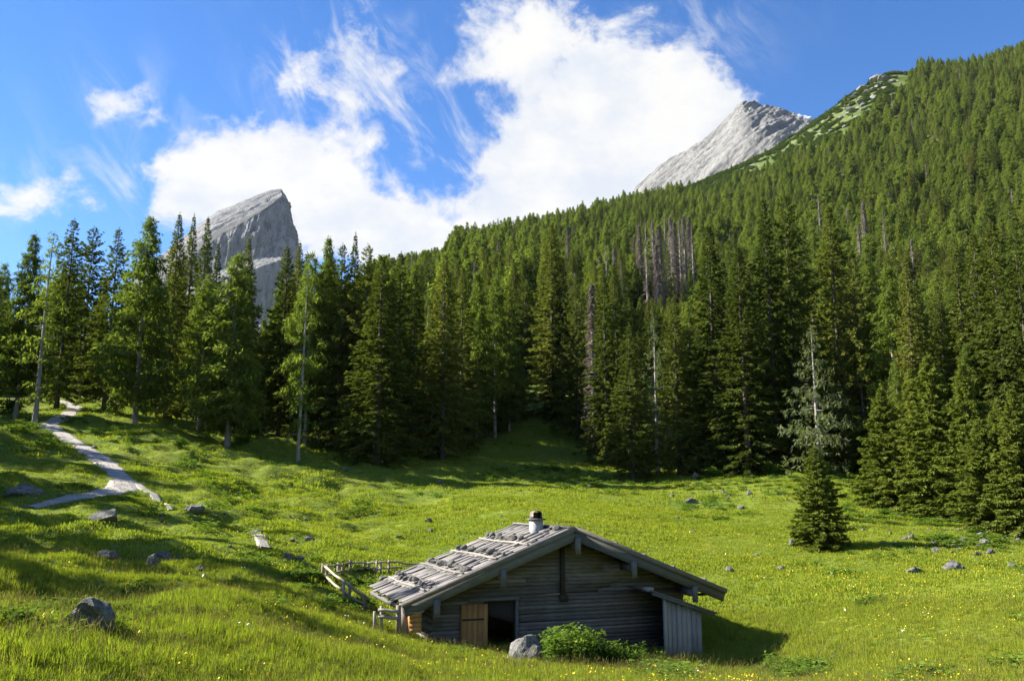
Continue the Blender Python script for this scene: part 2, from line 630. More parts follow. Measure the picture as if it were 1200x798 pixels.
def _eval(th, r):
    Q = _feat(th, r)
    out = np.empty(len(Q))
    for i in range(0, len(Q), 20000):
        q = Q[i:i + 20000]
        D2 = ((q[:, None, 0] - _P[None, :, 0]) ** 2 + (q[:, None, 1] - _P[None, :, 1]) ** 2)
        out[i:i + 20000] = (0.5 * D2 * np.log(D2 + 1e-12)) @ _w + _a[0] + q @ _a[1:]
    return out


# hut frame (needed by the terrain: the ground is levelled under it)
HUT = np.array([1.93, 26.95, -4.63])
HSC = 0.965
HA = R(21)


def hut_local(x, y):
    dx, dy = x - HUT[0], y - HUT[1]
    return dx * math.cos(HA) + dy * math.sin(HA), -dx * math.sin(HA) + dy * math.cos(HA)


def ground_smooth(x, y):
    x = np.atleast_1d(np.asarray(x, float)).ravel()
    y = np.atleast_1d(np.asarray(y, float)).ravel()
    r = np.maximum(np.hypot(x, y), 0.8)
    th = np.arctan2(x, y)
    LIM = 1.9
    e = _eval(np.clip(th, -LIM, LIM), np.minimum(r, 1500))
    bk = np.abs(th) > LIM
    if bk.any():
        rr = np.minimum(r[bk], 1500)
        m = 0.5 * (_eval(np.full(bk.sum(), LIM), rr) + _eval(np.full(bk.sum(), -LIM), rr))
        w = sstep(np.abs(th[bk]), LIM, math.pi)
        e[bk] = e[bk] * (1 - w) + m * w
    z = e * np.minimum(r, 1500)
    return z - 0.06 * np.maximum(r - 1500, 0)


PATH_PX = [(38, 585, 49.5), (58, 582.5, 51), (78, 579, 52.5), (110, 572, 54.5), (133, 562, 57), (146, 555, 59.5), (140, 545, 63), (122, 531, 68), (102, 517, 73), (80, 503, 79), (62, 491, 85), (66, 483, 91), (84, 473, 99), (88, 463, 110), (70, 458, 122)]
PATH = None


def path_dist(x, y):
    """distance to the path centre line"""
    d = np.full(len(x), 1e9)
    for i in range(len(PATH) - 1):
        a, b = PATH[i, :2], PATH[i + 1, :2]
        ab = b - a
        t = np.clip(((x - a[0]) * ab[0] + (y - a[1]) * ab[1]) / (ab @ ab), 0, 1)
        d = np.minimum(d, np.hypot(x - a[0] - t * ab[0], y - a[1] - t * ab[1]))
    return d


def on_ground(px, py, lo=3.0, hi=1500.0, n=900, fn=None):
    """first meeting of the pixel's ray with the ground"""
    fn = fn or ground
    d = ray(px, py)
    d = d / math.hypot(d[0], d[1])
    t = np.exp(np.linspace(math.log(lo), math.log(hi), n))
    g = fn(d[0] * t, d[1] * t) - d[2] * t
    k = np.argmax(g > 0)
    if g[k] <= 0:
        k = n - 1
    k = max(k, 1)
    f = g[k - 1] / (g[k - 1] - g[k] + 1e-12)
    tt = t[k - 1] + (t[k] - t[k - 1]) * min(max(f, 0), 1)
    return np.array([d[0] * tt, d[1] * tt, float(fn(np.array([d[0] * tt]), np.array([d[1] * tt]))[0])])


def at_r(px, py, r):
    d = ray(px, py)
    d = d / math.hypot(d[0], d[1])
    return d * r


def ground(x, y):
    x = np.atleast_1d(np.asarray(x, float)).ravel()
    y = np.atleast_1d(np.asarray(y, float)).ravel()
    z = ground_smooth(x, y)
    r = np.hypot(x, y)
    # hummocks and cattle steps on the pasture, rougher under the forest
    left = sstep(-x, -6, 14)
    near = sstep(r, 3, 14)
    amp = near * (0.10 + 0.30 * left)
    hum = amp * (noise3(x / 3.4, y / 3.4, 0, 3) + 0.55 * noise3(x / 1.3, y / 1.3, 0, 5) * (0.35 + left))
    st = noise3(x / 6.0, z / 0.42, y / 9.0, 9) * 0.11 * left * sstep(r, 22, 34) * (1 - sstep(r, 95, 120))
    big = noise3(x / 60, y / 60, 0, 11) * 4.0 * sstep(r, 170, 400) + noise3(x / 22, y / 22, 0, 12) * 1.6 * sstep(r, 120, 250)
    add = hum + st + big
    # knob: broken rock on the spur
    px, py = proj(x, y, z)
    hx, hy = hut_local(x, y)
    hut = (1 - sstep(np.abs(hx), 5.0, 6.6)) * (1 - sstep(np.abs(hy - 2.2), 1.8, 3.2))
    add = add * (1 - 0.9 * hut)
    if PATH is not None:
        pd = path_dist(x, y)
        add = add * (0.12 + 0.88 * sstep(pd, 0.9, 2.6)) - 0.06 * (1 - sstep(pd, 0.8, 1.5))
    return z + add


PATH = np.array([[*(ray(px, py)[:2] / math.hypot(*ray(px, py)[:2]) * r), 0] for (px, py, r) in PATH_PX])


def catmull(P, n):
    P = np.asarray(P, float)
    Q = np.concatenate([[2 * P[0] - P[1]], P, [2 * P[-1] - P[-2]]])
    out = []
    for i in range(len(P) - 1):
        p0, p1, p2, p3 = Q[i:i + 4]
        for t in np.linspace(0, 1, n, endpoint=False):
            out.append(0.5 * ((2 * p1) + (-p0 + p2) * t + (2 * p0 - 5 * p1 + 4 * p2 - p3) * t * t + (-p0 + 3 * p1 - 3 * p2 + p3) * t ** 3))
    out.append(P[-1])
    return np.array(out)


PATH = catmull(PATH, 4)

# forest edge as seen in the photo (px -> py of the ground at the edge of the trees)
EDGE = np.array([(-400, 500), (-200, 485), (0, 474), (60, 468), (100, 466), (150, 478), (230, 493), (300, 508), (350, 518), (440, 533), (540, 527), (596, 508), (612, 470), (622, 440),
                 (676, 440), (686, 500), (700, 545), (735, 552), (800, 550), (860, 546), (940, 540), (1000, 545), (1030, 580), (1100, 596), (1200, 612), (1400, 645), (1800, 660)])


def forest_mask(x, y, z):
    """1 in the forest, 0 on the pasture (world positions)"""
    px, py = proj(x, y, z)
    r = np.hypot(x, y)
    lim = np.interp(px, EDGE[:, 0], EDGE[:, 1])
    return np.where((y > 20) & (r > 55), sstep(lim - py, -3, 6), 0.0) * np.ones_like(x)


def bare_mask(x, y, z):
    """open ground on the spur below the skyline"""
    px, py = proj(x, y, z)
    r = np.hypot(x, y)
    top = np.interp(px, [840, 880, 940, 1000, 1030, 1055, 1075], [228, 203, 182, 150, 128, 112, 92])
    return sstep(r, 700, 760) * sstep(top - py, -10, 6) * sstep(px, 735, 840) * (1 - sstep(px, 1052, 1085))


def build_terrain():
    def spaced(core0, core1, step, out_lo, out_hi, g):
        c = list(np.arange(core0, core1, step))
        s, v = step, core1
        hi = []
        while v < out_hi:
            hi.append(v)
            s *= g
            v += s
        hi.append(out_hi)
        s, v = step, core0
        lo = []
        while True:
            s *= g
            v -= s
            if v < out_lo:
                lo.append(out_lo)
                break
            lo.append(v)
        return np.array(lo[::-1] + c + hi)
    xs = spaced(-34, 36, 0.3, -3500, 3500, 1.045)
    ys = spaced(2, 76, 0.3, -3500, 4200, 1.03)
    gx, gy = np.meshgrid(xs, ys)
    x, y = gx.ravel(), gy.ravel()
    z = ground(x, y)
    nx, ny = len(xs), len(ys)
    i = np.arange(nx * ny).reshape(ny, nx)
    f = np.stack([i[:-1, :-1], i[:-1, 1:], i[1:, 1:], i[1:, :-1]], -1).reshape(-1, 4)
    me = mesh_np('ground', np.stack([x, y, z], 1), f, [M_ground], smooth=True)
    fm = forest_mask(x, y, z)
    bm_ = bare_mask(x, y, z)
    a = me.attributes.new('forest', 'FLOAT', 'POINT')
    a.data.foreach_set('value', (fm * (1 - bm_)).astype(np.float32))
    a = me.attributes.new('bare', 'FLOAT', 'POINT')
    a.data.foreach_set('value', bm_.astype(np.float32))
    o = link('ground', me, kind='structure')
    o['label'] = 'alpine pasture and hillside ground'
    del o['label']
    return o


def make_ground_mat():
    m, b = mat_new('pasture')
    ge = b.n('ShaderNodeNewGeometry')
    pos = ge.outputs['Position']
    n1 = b.noise(pos, 0.11, 4, 0.6)
    n2 = b.noise(pos, 0.9, 5, 0.65)
    n3 = b.noise(pos, 6.0, 4, 0.65)
    g = b.ramp(b.m('ADD', b.m('MULTIPLY', n1, 0.55), b.m('MULTIPLY', n2, 0.45)), [(0.36, (0.095, 0.14, 0.018)), (0.52, (0.155, 0.19, 0.022)), (0.66, (0.215, 0.22, 0.026))])
    g = b.mix(b.smooth(n3, 0.38, 0.62), b.mix(1.0, g, (0.62, 0.70, 0.7), 'MULTIPLY'), g)
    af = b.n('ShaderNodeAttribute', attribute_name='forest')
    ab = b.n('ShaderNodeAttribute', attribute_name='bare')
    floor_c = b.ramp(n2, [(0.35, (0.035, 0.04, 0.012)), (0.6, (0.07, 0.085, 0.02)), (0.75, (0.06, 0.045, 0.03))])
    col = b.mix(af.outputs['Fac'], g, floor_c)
    rk = b.noise(pos, 0.07, 6, 0.7)
    heath = b.ramp(b.noise(pos, 0.03, 5, 0.65), [(0.38, (0.05, 0.075, 0.02)), (0.5, (0.07, 0.10, 0.025)), (0.62, (0.095, 0.12, 0.034))])
    bare_c = b.mix(b.smooth(rk, 0.55, 0.62), heath, (0.22, 0.215, 0.195))
    col = b.mix(ab.outputs['Fac'], col, bare_c)
    nrm = bump(b, b.m('ADD', n3, b.m('MULTIPLY', n2, 0.7)), 0.6, 0.12)
    finish(b, principled(b, col, 0.95, nrm, 0.1))
    return m


M_ground = make_ground_mat()
build_terrain()

# ---- gravel path, laid just over the levelled strip of ground
m_, b_ = mat_new('gravel')
ge_ = b_.n('ShaderNodeNewGeometry')
n1_ = b_.noise(ge_.outputs['Position'], 1.2, 5, 0.6)
n2_ = b_.noise(ge_.outputs['Position'], 22, 3, 0.7)
c_ = b_.ramp(b_.m('ADD', b_.m('MULTIPLY', n1_, 0.6), b_.m('MULTIPLY', n2_, 0.4)), [(0.35, (0.24, 0.215, 0.19)), (0.55, (0.38, 0.35, 0.315)), (0.7, (0.46, 0.43, 0.395))])
finish(b_, principled(b_, c_, 0.95, bump(b_, n2_, 0.5, 0.03), 0.1))
M_gravel = m_


def ribbon(name, cl, widths, seed, lift=0.05):
    """a worn strip: ragged edges, slightly raised, its rim sunk into the turf"""
    P = catmull(cl, 6)
    wd = np.interp(np.linspace(0, 1, len(P)), np.linspace(0, 1, len(widths)), widths)
    T = np.gradient(P[:, :2], axis=0)
    T /= np.linalg.norm(T, axis=1)[:, None] + 1e-9
    N = np.stack([-T[:, 1], T[:, 0]], 1)
    K = 9
    vs = []
    for j, s in enumerate(np.linspace(-1, 1, K)):
        w = wd * 0.5
        rag = 1 + 0.38 * noise3(P[:, 0] * 0.9, P[:, 1] * 0.9, j, seed) + 0.15 * noise3(P[:, 0] * 2.4, P[:, 1] * 2.4, j * 2, seed + 4)
        q = P[:, :2] + N * (s * w * rag)[:, None]
        z = ground(q[:, 0], q[:, 1]) + (lift if abs(s) < 0.95 else -0.12)
        vs.append(np.concatenate([q, z[:, None]], 1))
    V = np.stack(vs, 1).reshape(-1, 3)
    n = len(P)
    i = np.arange(n * K).reshape(n, K)
    f = np.stack([i[:-1, :-1], i[:-1, 1:], i[1:, 1:], i[1:, :-1]], -1).reshape(-1, 4)
    return link(name, mesh_np(name, V, f, [M_gravel], smooth=True), kind='structure')


ribbon('footpath', PATH[::4], [0.5, 1.2, 1.6, 1.7, 1.8, 1.9, 1.9, 1.8, 1.7, 1.7, 1.8, 1.9, 2.0, 1.9, 1.8, 1.7], 31)
for k, pts in enumerate([[(160, 567), (172, 576), (182, 583), (200, 598)], [(297, 622), (306, 630), (309, 638), (314, 643)]]):
    cl = np.array([on_ground(*p) for p in pts])
    ribbon('worn_path', cl, [0.35, 0.9, 0.75, 0.3] if k == 0 else [0.5, 0.8, 0.75, 0.6], 40 + k, 0.07)

# ------------------------------------------------------------------ far mountains
def make_mountain_mat(name, c_lo, c_hi, snow=False):
    m, b = mat_new(name)
    ge = b.n('ShaderNodeNewGeometry')
    tc = b.n('ShaderNodeTexCoord')
    p = tc.outputs['Object']
    a = b.n('ShaderNodeAttribute', attribute_name='bed')      # coordinates along / across the rock beds
    n1 = b.noise(a.outputs['Vector'], 1.0, 7, 0.68)
    n2 = b.noise(p, 0.006, 6, 0.6)
    n3 = b.noise(p, 0.05, 6, 0.7)
    f = b.m('ADD', b.m('MULTIPLY', n1, 0.62), b.m('ADD', b.m('MULTIPLY', n2, 0.14), b.m('MULTIPLY', n3, 0.24)))
    col = b.ramp(f, [(0.41, c_lo), (0.48, tuple(0.45 * x + 0.55 * y for x, y in zip(c_lo, c_hi))), (0.56, c_hi)])
    if snow:
        at = b.n('ShaderNodeAttribute', attribute_name='snow')
        col = b.mix(at.outputs['Fac'], col, (0.8, 0.82, 0.85))
    nrm = bump(b, b.m('ADD', n1, b.m('MULTIPLY', n3, 0.6)), 1.0, 30.0)
    finish(b, principled(b, col, 0.95, nrm, 0.1))
    return m


def loft(name, lines, nu, nv, mat, disp, bedf, snowf=None, soften=0):
    """lines: polylines of (px, py, distance), from the far foot over the crest to the near foot; lofted into a mountain"""
    rows = []
    for ln in lines:
        P = np.array([at_r(px, py, r) for (px, py, r) in ln])
        L = np.concatenate([[0], np.cumsum(np.linalg.norm(np.diff(P, axis=0), axis=1))])
        # parameter = given knot index (so that lines correspond)
        k = np.linspace(0, len(P) - 1, nu)
        rows.append(np.stack([np.interp(k, np.arange(len(P)), P[:, c]) for c in range(3)], 1))
    rows = np.array(rows)                      # (lines, nu, 3)
    if soften:                                 # round off the knots along each line
        ker = np.hanning(soften + 2)[1:-1]
        ker /= ker.sum()
        for row in rows:
            for c in range(3):
                row[:, c] = np.convolve(np.pad(row[:, c], soften // 2, mode='edge'), ker, mode='valid')[:nu]
    kv = np.linspace(0, len(lines) - 1, nv)
    i0 = np.minimum(np.floor(kv).astype(int), len(lines) - 2)
    t = (kv - i0)[:, None, None]
    G = rows[i0] * (1 - t) + rows[i0 + 1] * t  # (nv, nu, 3)
    dU = np.gradient(G, axis=1)
    dV = np.gradient(G, axis=0)
    N = np.cross(dV, dU)
    N /= np.linalg.norm(N, axis=-1, keepdims=True) + 1e-9
    # smooth the normals a little so that the displacement does not tear at creases
    for _ in range(3):
        N[1:-1] = (N[:-2] + 2 * N[1:-1] + N[2:]) / 4
    N /= np.linalg.norm(N, axis=-1, keepdims=True) + 1e-9
    up = np.sign(N[..., 2].mean())
    N *= up
    V = G + N * disp(G, kv[:, None] * np.ones((1, nu)))[..., None]
    i = np.arange(nu * nv).reshape(nv, nu)
    f = np.stack([i[:-1, :-1], i[:-1, 1:], i[1:, 1:], i[1:, :-1]], -1).reshape(-1, 4)
    me = mesh_np(name, V.reshape(-1, 3), f, [mat], smooth=False)
    at = me.attributes.new('bed', 'FLOAT_VECTOR', 'POINT')
    at.data.foreach_set('vector', bedf(G, kv).reshape(-1, 3).astype(np.float32).ravel())
    if snowf is not None:
        at = me.attributes.new('snow', 'FLOAT', 'POINT')
        at.data.foreach_set('value', snowf(V).ravel().astype(np.float32))
    o = link(name, me, kind='structure')
    return o


M_peak = make_mountain_mat('peak_rock', (0.055, 0.060, 0.072), (0.265, 0.265, 0.27))  # neutral limestone tinted blue: skylight on the cliff put into the rock colour
M_massif = make_mountain_mat('massif_rock', (0.13, 0.13, 0.132), (0.27, 0.265, 0.255), snow=True)

peak_lines = [
    [(150, 420, 4000), (210, 400, 4000), (236, 380, 4000), (262, 370, 4000), (290, 370, 4000), (310, 370, 4000), (322, 370, 4000), (330, 370, 4000), (340, 380, 3900)],
    [(150, 330, 3420), (205, 285, 3420), (233, 263, 3400), (256, 246, 3380), (290, 233, 3360), (318, 223, 3340), (329, 222, 3300), (337, 234, 3260), (349, 276, 3240)],
    [(140, 372, 3120), (200, 318, 3110), (225, 297, 3090), (250, 281, 3080), (279, 264, 3060), (305, 249, 3080), (331, 229, 3170), (339, 246, 3190), (350, 284, 3200)],
    [(140, 392, 3060), (200, 352, 3050), (225, 336, 3030), (250, 320, 3010), (280, 308, 2990), (306, 303, 2970), (330, 300, 3000), (343, 298, 3060), (352, 306, 3100)],
    [(140, 400, 2900), (200, 362, 2900), (225, 345, 2890), (250, 330, 2870), (280, 320, 2840), (306, 312, 2830), (326, 306, 2850), (344, 306, 2920), (354, 318, 2960)],
    [(140, 420, 2840), (200, 400, 2840), (225, 392, 2830), (250, 386, 2820), (280, 380, 2800), (306, 374, 2790), (326, 372, 2800), (346, 372, 2850), (358, 380, 2880)],
    [(140, 520, 2300), (200, 520, 2300), (225, 520, 2300), (250, 520, 2300), (280, 520, 2300), (306, 520, 2300), (326, 520, 2300), (350, 520, 2300), (372, 520, 2300)],
]


def peak_disp(G, kv):
    x, y, z = G[..., 0], G[..., 1], G[..., 2]
    cliff = np.clip(1 - np.abs(kv - 2.5) * 1.6, 0, 1) + np.clip(1 - np.abs(kv - 4.5) * 1.6, 0, 1)
    slab = np.clip(1 - np.abs(kv - 1.5) * 1.8, 0, 1)
    flute = fbm(x / 20, y / 60, z / 170, 71, 4, 0.65) * 14
    beds = fbm(x / 300, y / 300, (z - x * 0.55) / 18, 73, 4, 0.65) * 10
    gen = fbm(x / 70, y / 70, z / 70, 75, 4) * 8
    return flute * cliff + beds * slab + gen * (0.35 + 0.3 * slab)


def peak_bed(G, kv):
    x, y, z = G[..., 0], G[..., 1], G[..., 2]
    k = np.clip((kv[:, None] - 1.8) * 4, 0, 1) * np.ones_like(x)
    slabc = np.stack([x / 260, y / 260, (z - x * 0.55) / 20], -1)
    clf = np.stack([x / 14, y / 40, z / 130], -1)
    return slabc * (1 - k)[..., None] + clf * k[..., None]


loft('rocky_peak', peak_lines, 320, 300, M_peak, peak_disp, peak_bed)

massif_lines = [
    [(700, 330, 3600), (760, 320, 3600), (790, 315, 3600), (815, 310, 3600), (830, 305, 3600), (845, 300, 3600), (860, 300, 3600), (880, 300, 3600), (910, 300, 3600), (940, 300, 3600), (970, 300, 3600), (1010, 300, 3600), (1100, 320, 3600)],
    [(722, 262, 2700), (741, 229, 2690), (761, 204, 2680), (792, 180, 2670), (824, 164, 2665), (842, 149, 2660), (857, 128, 2655), (869, 116, 2650), (884, 119, 2645), (908, 126, 2640), (935, 134, 2630), (962, 138, 2620), (1080, 210, 2600)],
    [(728, 300, 2350), (750, 260, 2330), (775, 238, 2325), (808, 214, 2320), (835, 198, 2310), (855, 182, 2305), (872, 168, 2300), (886, 160, 2300), (900, 158, 2300), (920, 160, 2300), (945, 166, 2300), (972, 172, 2300), (1080, 240, 2300)],
    [(735, 420, 1900), (765, 400, 1900), (795, 390, 1900), (825, 380, 1900), (845, 370, 1900), (862, 364, 1900), (878, 360, 1900), (892, 355, 1900), (910, 350, 1900), (930, 345, 1900), (955, 340, 1900), (985, 340, 1900), (1080, 360, 1900)],
]


def massif_disp(G, kv):
    x, y, z = G[..., 0], G[..., 1], G[..., 2]
    s = x * 0.72 + z * 0.69
    t = -x * 0.69 + z * 0.72
    return fbm(s / 200, y / 160, t / 20, 81, 5, 0.6) * 7 + fbm(x / 40, y / 40, z / 40, 83, 4, 0.6) * 3


def massif_bed(G, kv):
    x, y, z = G[..., 0], G[..., 1], G[..., 2]
    s = x * 0.72 + z * 0.69
    t = -x * 0.69 + z * 0.72
    return np.stack([s / 170, y / 120, t / 22], -1)


def massif_snow(V):
    x, y, z = V[..., 0], V[..., 1], V[..., 2]
    px, py = proj(x, y, z)
    return sstep(px, 925, 945) * (1 - sstep(px, 958, 975)) * (1 - sstep(py - (125 + (px - 910) * 0.26), 2, 8))


loft('rock_massif', massif_lines, 320, 280, M_massif, massif_disp, massif_bed, massif_snow, soften=41)

# ------------------------------------------------------------------ the hut
M_wall = wood_mat('weathered_siding', (0.07, 0.06, 0.054), (0.225, 0.198, 0.175), axis=0, vary=0.7)
M_beam = wood_mat('grey_beam', (0.075, 0.072, 0.070), (0.165, 0.158, 0.152), axis=0, vary=0.3)
M_plank = wood_mat('grey_plank', (0.15, 0.135, 0.12), (0.31, 0.285, 0.255), axis=2)
M_roof = wood_mat('roof_board', (0.095, 0.088, 0.084), (0.215, 0.202, 0.196), axis=0, vary=0.45)
M_pole = wood_mat('pale_pole', (0.21, 0.185, 0.155), (0.36, 0.325, 0.28), axis=1, vary=0.3)
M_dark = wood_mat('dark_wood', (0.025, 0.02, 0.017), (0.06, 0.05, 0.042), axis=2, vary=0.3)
M_door = wood_mat('orange_door', (0.24, 0.115, 0.035), (0.42, 0.23, 0.08), axis=2, vary=0.3)
M_fence = wood_mat('fence_wood', (0.16, 0.125, 0.09), (0.36, 0.30, 0.23), axis=2, vary=0.6)
M_frail = wood_mat('fence_rail', (0.20, 0.155, 0.11), (0.44, 0.37, 0.28), axis=0, vary=0.6)
M_stone = rock_mat('roof_stone', (0.12, 0.115, 0.108), (0.29, 0.28, 0.265), scale=5)
M_rock = rock_mat('field_rock', (0.075, 0.075, 0.073), (0.25, 0.243, 0.232), scale=2.6)
M_iron = mat_new('iron')[0]
_b = NB(M_iron.node_tree)
finish(_b, principled(_b, (0.03, 0.028, 0.027), 0.6))
M_plaster, _b = mat_new('whitewash')
_tc = _b.n('ShaderNodeTexCoord')
_n = _b.noise(_tc.outputs['Object'], 5, 5, 0.6)
finish(_b, principled(_b, _b.ramp(_n, [(0.35, (0.26, 0.25, 0.24)), (0.6, (0.46, 0.455, 0.44))]), 0.9, bump(_b, _n, 0.3, 0.02)))
M_tin, _b = mat_new('chimney_tin')
_tc = _b.n('ShaderNodeTexCoord')
_n = _b.noise(_b.scalevec(_tc.outputs['Object'], (1, 1, 0.2)), 9, 5, 0.6)
_p = _b.n('ShaderNodeBsdfPrincipled')
_b.put(_p.inputs['Base Color'], _b.ramp(_n, [(0.35, (0.10, 0.06, 0.045)), (0.6, (0.24, 0.20, 0.18))]))
_p.inputs['Metallic'].default_value = 0.4
_p.inputs['Roughness'].default_value = 0.55
finish(_b, _p.outputs[0])

hut = empty('alpine_hut', tuple(HUT), HA, (HSC, HSC, HSC))
tag(hut, 'low grey timber hut with a stone-weighted board roof and an open orange door', 'hut')
ZR, SL = 3.86, 0.38
PHI = math.atan(SL)


def roofz(x):
    return ZR - SL * abs(x)


# --- gable siding, board by board, with the doorway left open
WALL_Y, DX0, DX1, DZ = 0.80, -2.68, -1.74, 1.66
z = -0.75
while z < 3.55:
    h = 0.118
    zt = z + h
    lim = (ZR - 0.22 - zt) / SL
    x0, x1 = max(-4.42, -lim), min(4.42, lim)
    if x1 - x0 > 0.3:
        spans = [(x0, x1)]
        if z < DZ:
            spans = [(x0, DX0), (DX1, x1)]
        elif x1 - x0 > 5 and random.random() < 0.7:
            c = random.uniform(-2.5, 2.5)
            spans = [(x0, c - 0.004), (c + 0.004, x1)]
        for (a, bq) in spans:
            o = MB().box((0, 0, 0), (bq - a, 0.05, h), None, 0.006).build('wall_board', M_wall, hut)
            o.location = ((a + bq) / 2, WALL_Y + random.uniform(-0.016, 0.016), z + h / 2 + random.uniform(-0.006, 0.006))
            o.rotation_euler = (R(random.uniform(-5, 5)), R(random.uniform(-0.3, 0.3)), R(random.uniform(-0.2, 0.2)))
    z += 0.122

# --- side and rear walls of logs
for sx in (-4.38, 4.38):
    zz = -0.7
    while zz < roofz(sx) - 0.4:
        MB().tube([(sx, 0.86, zz + 0.11), (sx, 4.5, zz + 0.11)], 0.112, 8).build('wall_log', M_wall, hut, smooth=True)
        zz += 0.215
MB().prism([(-4.3, -0.8), (4.3, -0.8), (4.3, roofz(4.3) - 0.2), (0, ZR - 0.2), (-4.3, roofz(4.3) - 0.2)], 4.42, 4.52).build('rear_wall', M_wall, hut)
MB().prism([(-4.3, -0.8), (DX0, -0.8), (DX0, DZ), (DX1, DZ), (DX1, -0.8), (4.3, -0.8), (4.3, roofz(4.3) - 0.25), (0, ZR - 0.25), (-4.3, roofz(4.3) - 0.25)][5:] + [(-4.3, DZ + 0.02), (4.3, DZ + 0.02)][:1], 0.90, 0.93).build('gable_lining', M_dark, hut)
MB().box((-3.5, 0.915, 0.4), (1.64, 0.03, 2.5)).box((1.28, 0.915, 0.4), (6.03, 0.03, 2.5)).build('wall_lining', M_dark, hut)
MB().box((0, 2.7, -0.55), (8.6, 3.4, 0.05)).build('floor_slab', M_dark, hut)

# --- doorway
MB().box((DX1 + 0.045, WALL_Y - 0.05, 0.45), (0.10, 0.07, 2.45)).build('door_post', M_beam, hut)
MB().box((DX0 - 0.04, WALL_Y - 0.035, 0.45), (0.08, 0.06, 2.45)).build('door_post', M_dark, hut)
MB().box((-2.45, WALL_Y - 0.055, DZ + 0.05), (1.7, 0.07, 0.10)).build('door_lintel', M_beam, hut)
door = empty('door', (0, 0, 0))
bpy.data.objects.remove(door)
door = MB().box((0, 0.035, 0), (0.86, 0.03, 2.36)).build('door', M_door, hut)
door.location = (-3.13, WALL_Y - 0.14, 0.40)
for k in range(5):
    MB().box((-0.345 + k * 0.1725, 0, 0), (0.166, 0.035, 2.38), None, 0.003).build('door_plank', M_door, door)
for zz in (0.75, -0.55):
    MB().box((-0.05, -0.027, zz), (0.72, 0.014, 0.05)).build('hinge_strap', M_iron, door)
MB().box((-0.24, -0.05, -0.06), (0.03, 0.06, 0.16)).box((-0.24, -0.03, 0), (0.07, 0.014, 0.22)).build('door_latch', M_iron, door)

# --- roof: deck, boards in overlapping courses, battens
LEN = 5.5 / math.cos(PHI)
for s in (-1, 1):
    MB().prism([(0, ZR - 0.07), (s * 5.38, roofz(5.38) - 0.07), (s * 5.38, roofz(5.38) - 0.12), (0, ZR - 0.12)], 0.06, 4.95).build('roof_deck', M_dark if s > 0 else M_wall, hut)
    for k in range(5):
        px_ = s * (0.5 + k * 1.12)
        MB().beam((px_, 0.1, roofz(px_) - 0.19), (px_, 4.9, roofz(px_) - 0.19), 0.12, 0.14).build('rafter_beam', M_wall, hut)
variants = []
for k in range(6):
    mb = MB()
    mb.box((0, 0, 0), (0.90, 0.2, 0.03), None, 0.014)
    variants.append(mb.mesh('roof_board', M_roof))
for s in (-1, 1):
    ROWS = 9 if s < 0 else 6
    ln = 1.0 if s < 0 else 1.45
    step = (LEN + 0.05 - 0.25) / ROWS
    nb = 22 if s < 0 else 10
    wscale = 5.02 / nb / 0.2
    for row in range(ROWS):
        for k in range(nb):
            cs = LEN + 0.06 - 0.45 * ln - row * step + random.uniform(-0.06, 0.06)
            cs = max(cs, 0.45 * ln)
            y = (k + 0.5) * 5.02 / nb
            lift = 0.040 + random.uniform(0, 0.035) + 0.012 * (k % 2)
            tilt = 0.030 + random.uniform(-0.016, 0.016)
            n = Vector((s * math.sin(PHI), 0, math.cos(PHI)))
            base = Vector((s * math.cos(PHI) * cs, y, ZR - math.sin(PHI) * cs)) + n * lift
            o = link('roof_board', variants[random.randrange(6)], hut)
            # long axis down the slope; the lower end rides on the course below
            o.matrix_basis = Matrix.Translation(base) @ Matrix.Rotation(s * (PHI - tilt), 4, 'Y') @ Matrix.Rotation(R(random.uniform(-2.5, 2.5)), 4, 'Z') @ Matrix.Diagonal((ln * random.uniform(0.94, 1.1), wscale * random.uniform(0.88, 1.02), 1, 1))
MB().beam((-0.09, -0.03, ZR + 0.045), (-0.09, 5.03, ZR + 0.045), 0.2, 0.04).build('ridge_board', M_roof, hut)
MB().beam((0.10, -0.03, ZR + 0.035), (0.10, 5.03, ZR + 0.035), 0.2, 0.04).build('ridge_board', M_roof, hut)
BAT = [0.70, 1.95, 3.15, 4.25]                       # distance from the eave up the slope


def slope_pt(s, from_eave, y, lift):
    c = LEN - from_eave
    n = Vector((s * math.sin(PHI), 0, math.cos(PHI)))
    return Vector((s * math.cos(PHI) * c, y, ZR - math.sin(PHI) * c)) + n * lift


for s in (-1, 1):
    for k, e in enumerate(BAT):
        pts = [slope_pt(s, e + 0.03 * math.sin(i * 1.3 + k * 2), 0.08 + i * 0.8, 0.115) for i in range(7)]
        MB().tube(pts, [0.040 - 0.002 * i for i in range(7)], 7).build('roof_batten', M_plank, hut, smooth=True)
# long loose boards laid on the upper roof below the chimney
for k, (e, y0, l) in enumerate([(4.75, 0.45, 0.9), (4.6, 0.9, 1.1), (4.8, 1.35, 0.8), (3.6, 1.9, 0.9), (2.45, 1.3, 0.8), (2.5, 3.0, 0.8)]):
    a, bq = slope_pt(-1, e - l / 2, y0, 0.12), slope_pt(-1, e + l / 2, y0 + 0.1, 0.10)
    MB().beam(a, bq, 0.18, 0.04, jitter=0.01).build('loose_board', M_roof, hut)

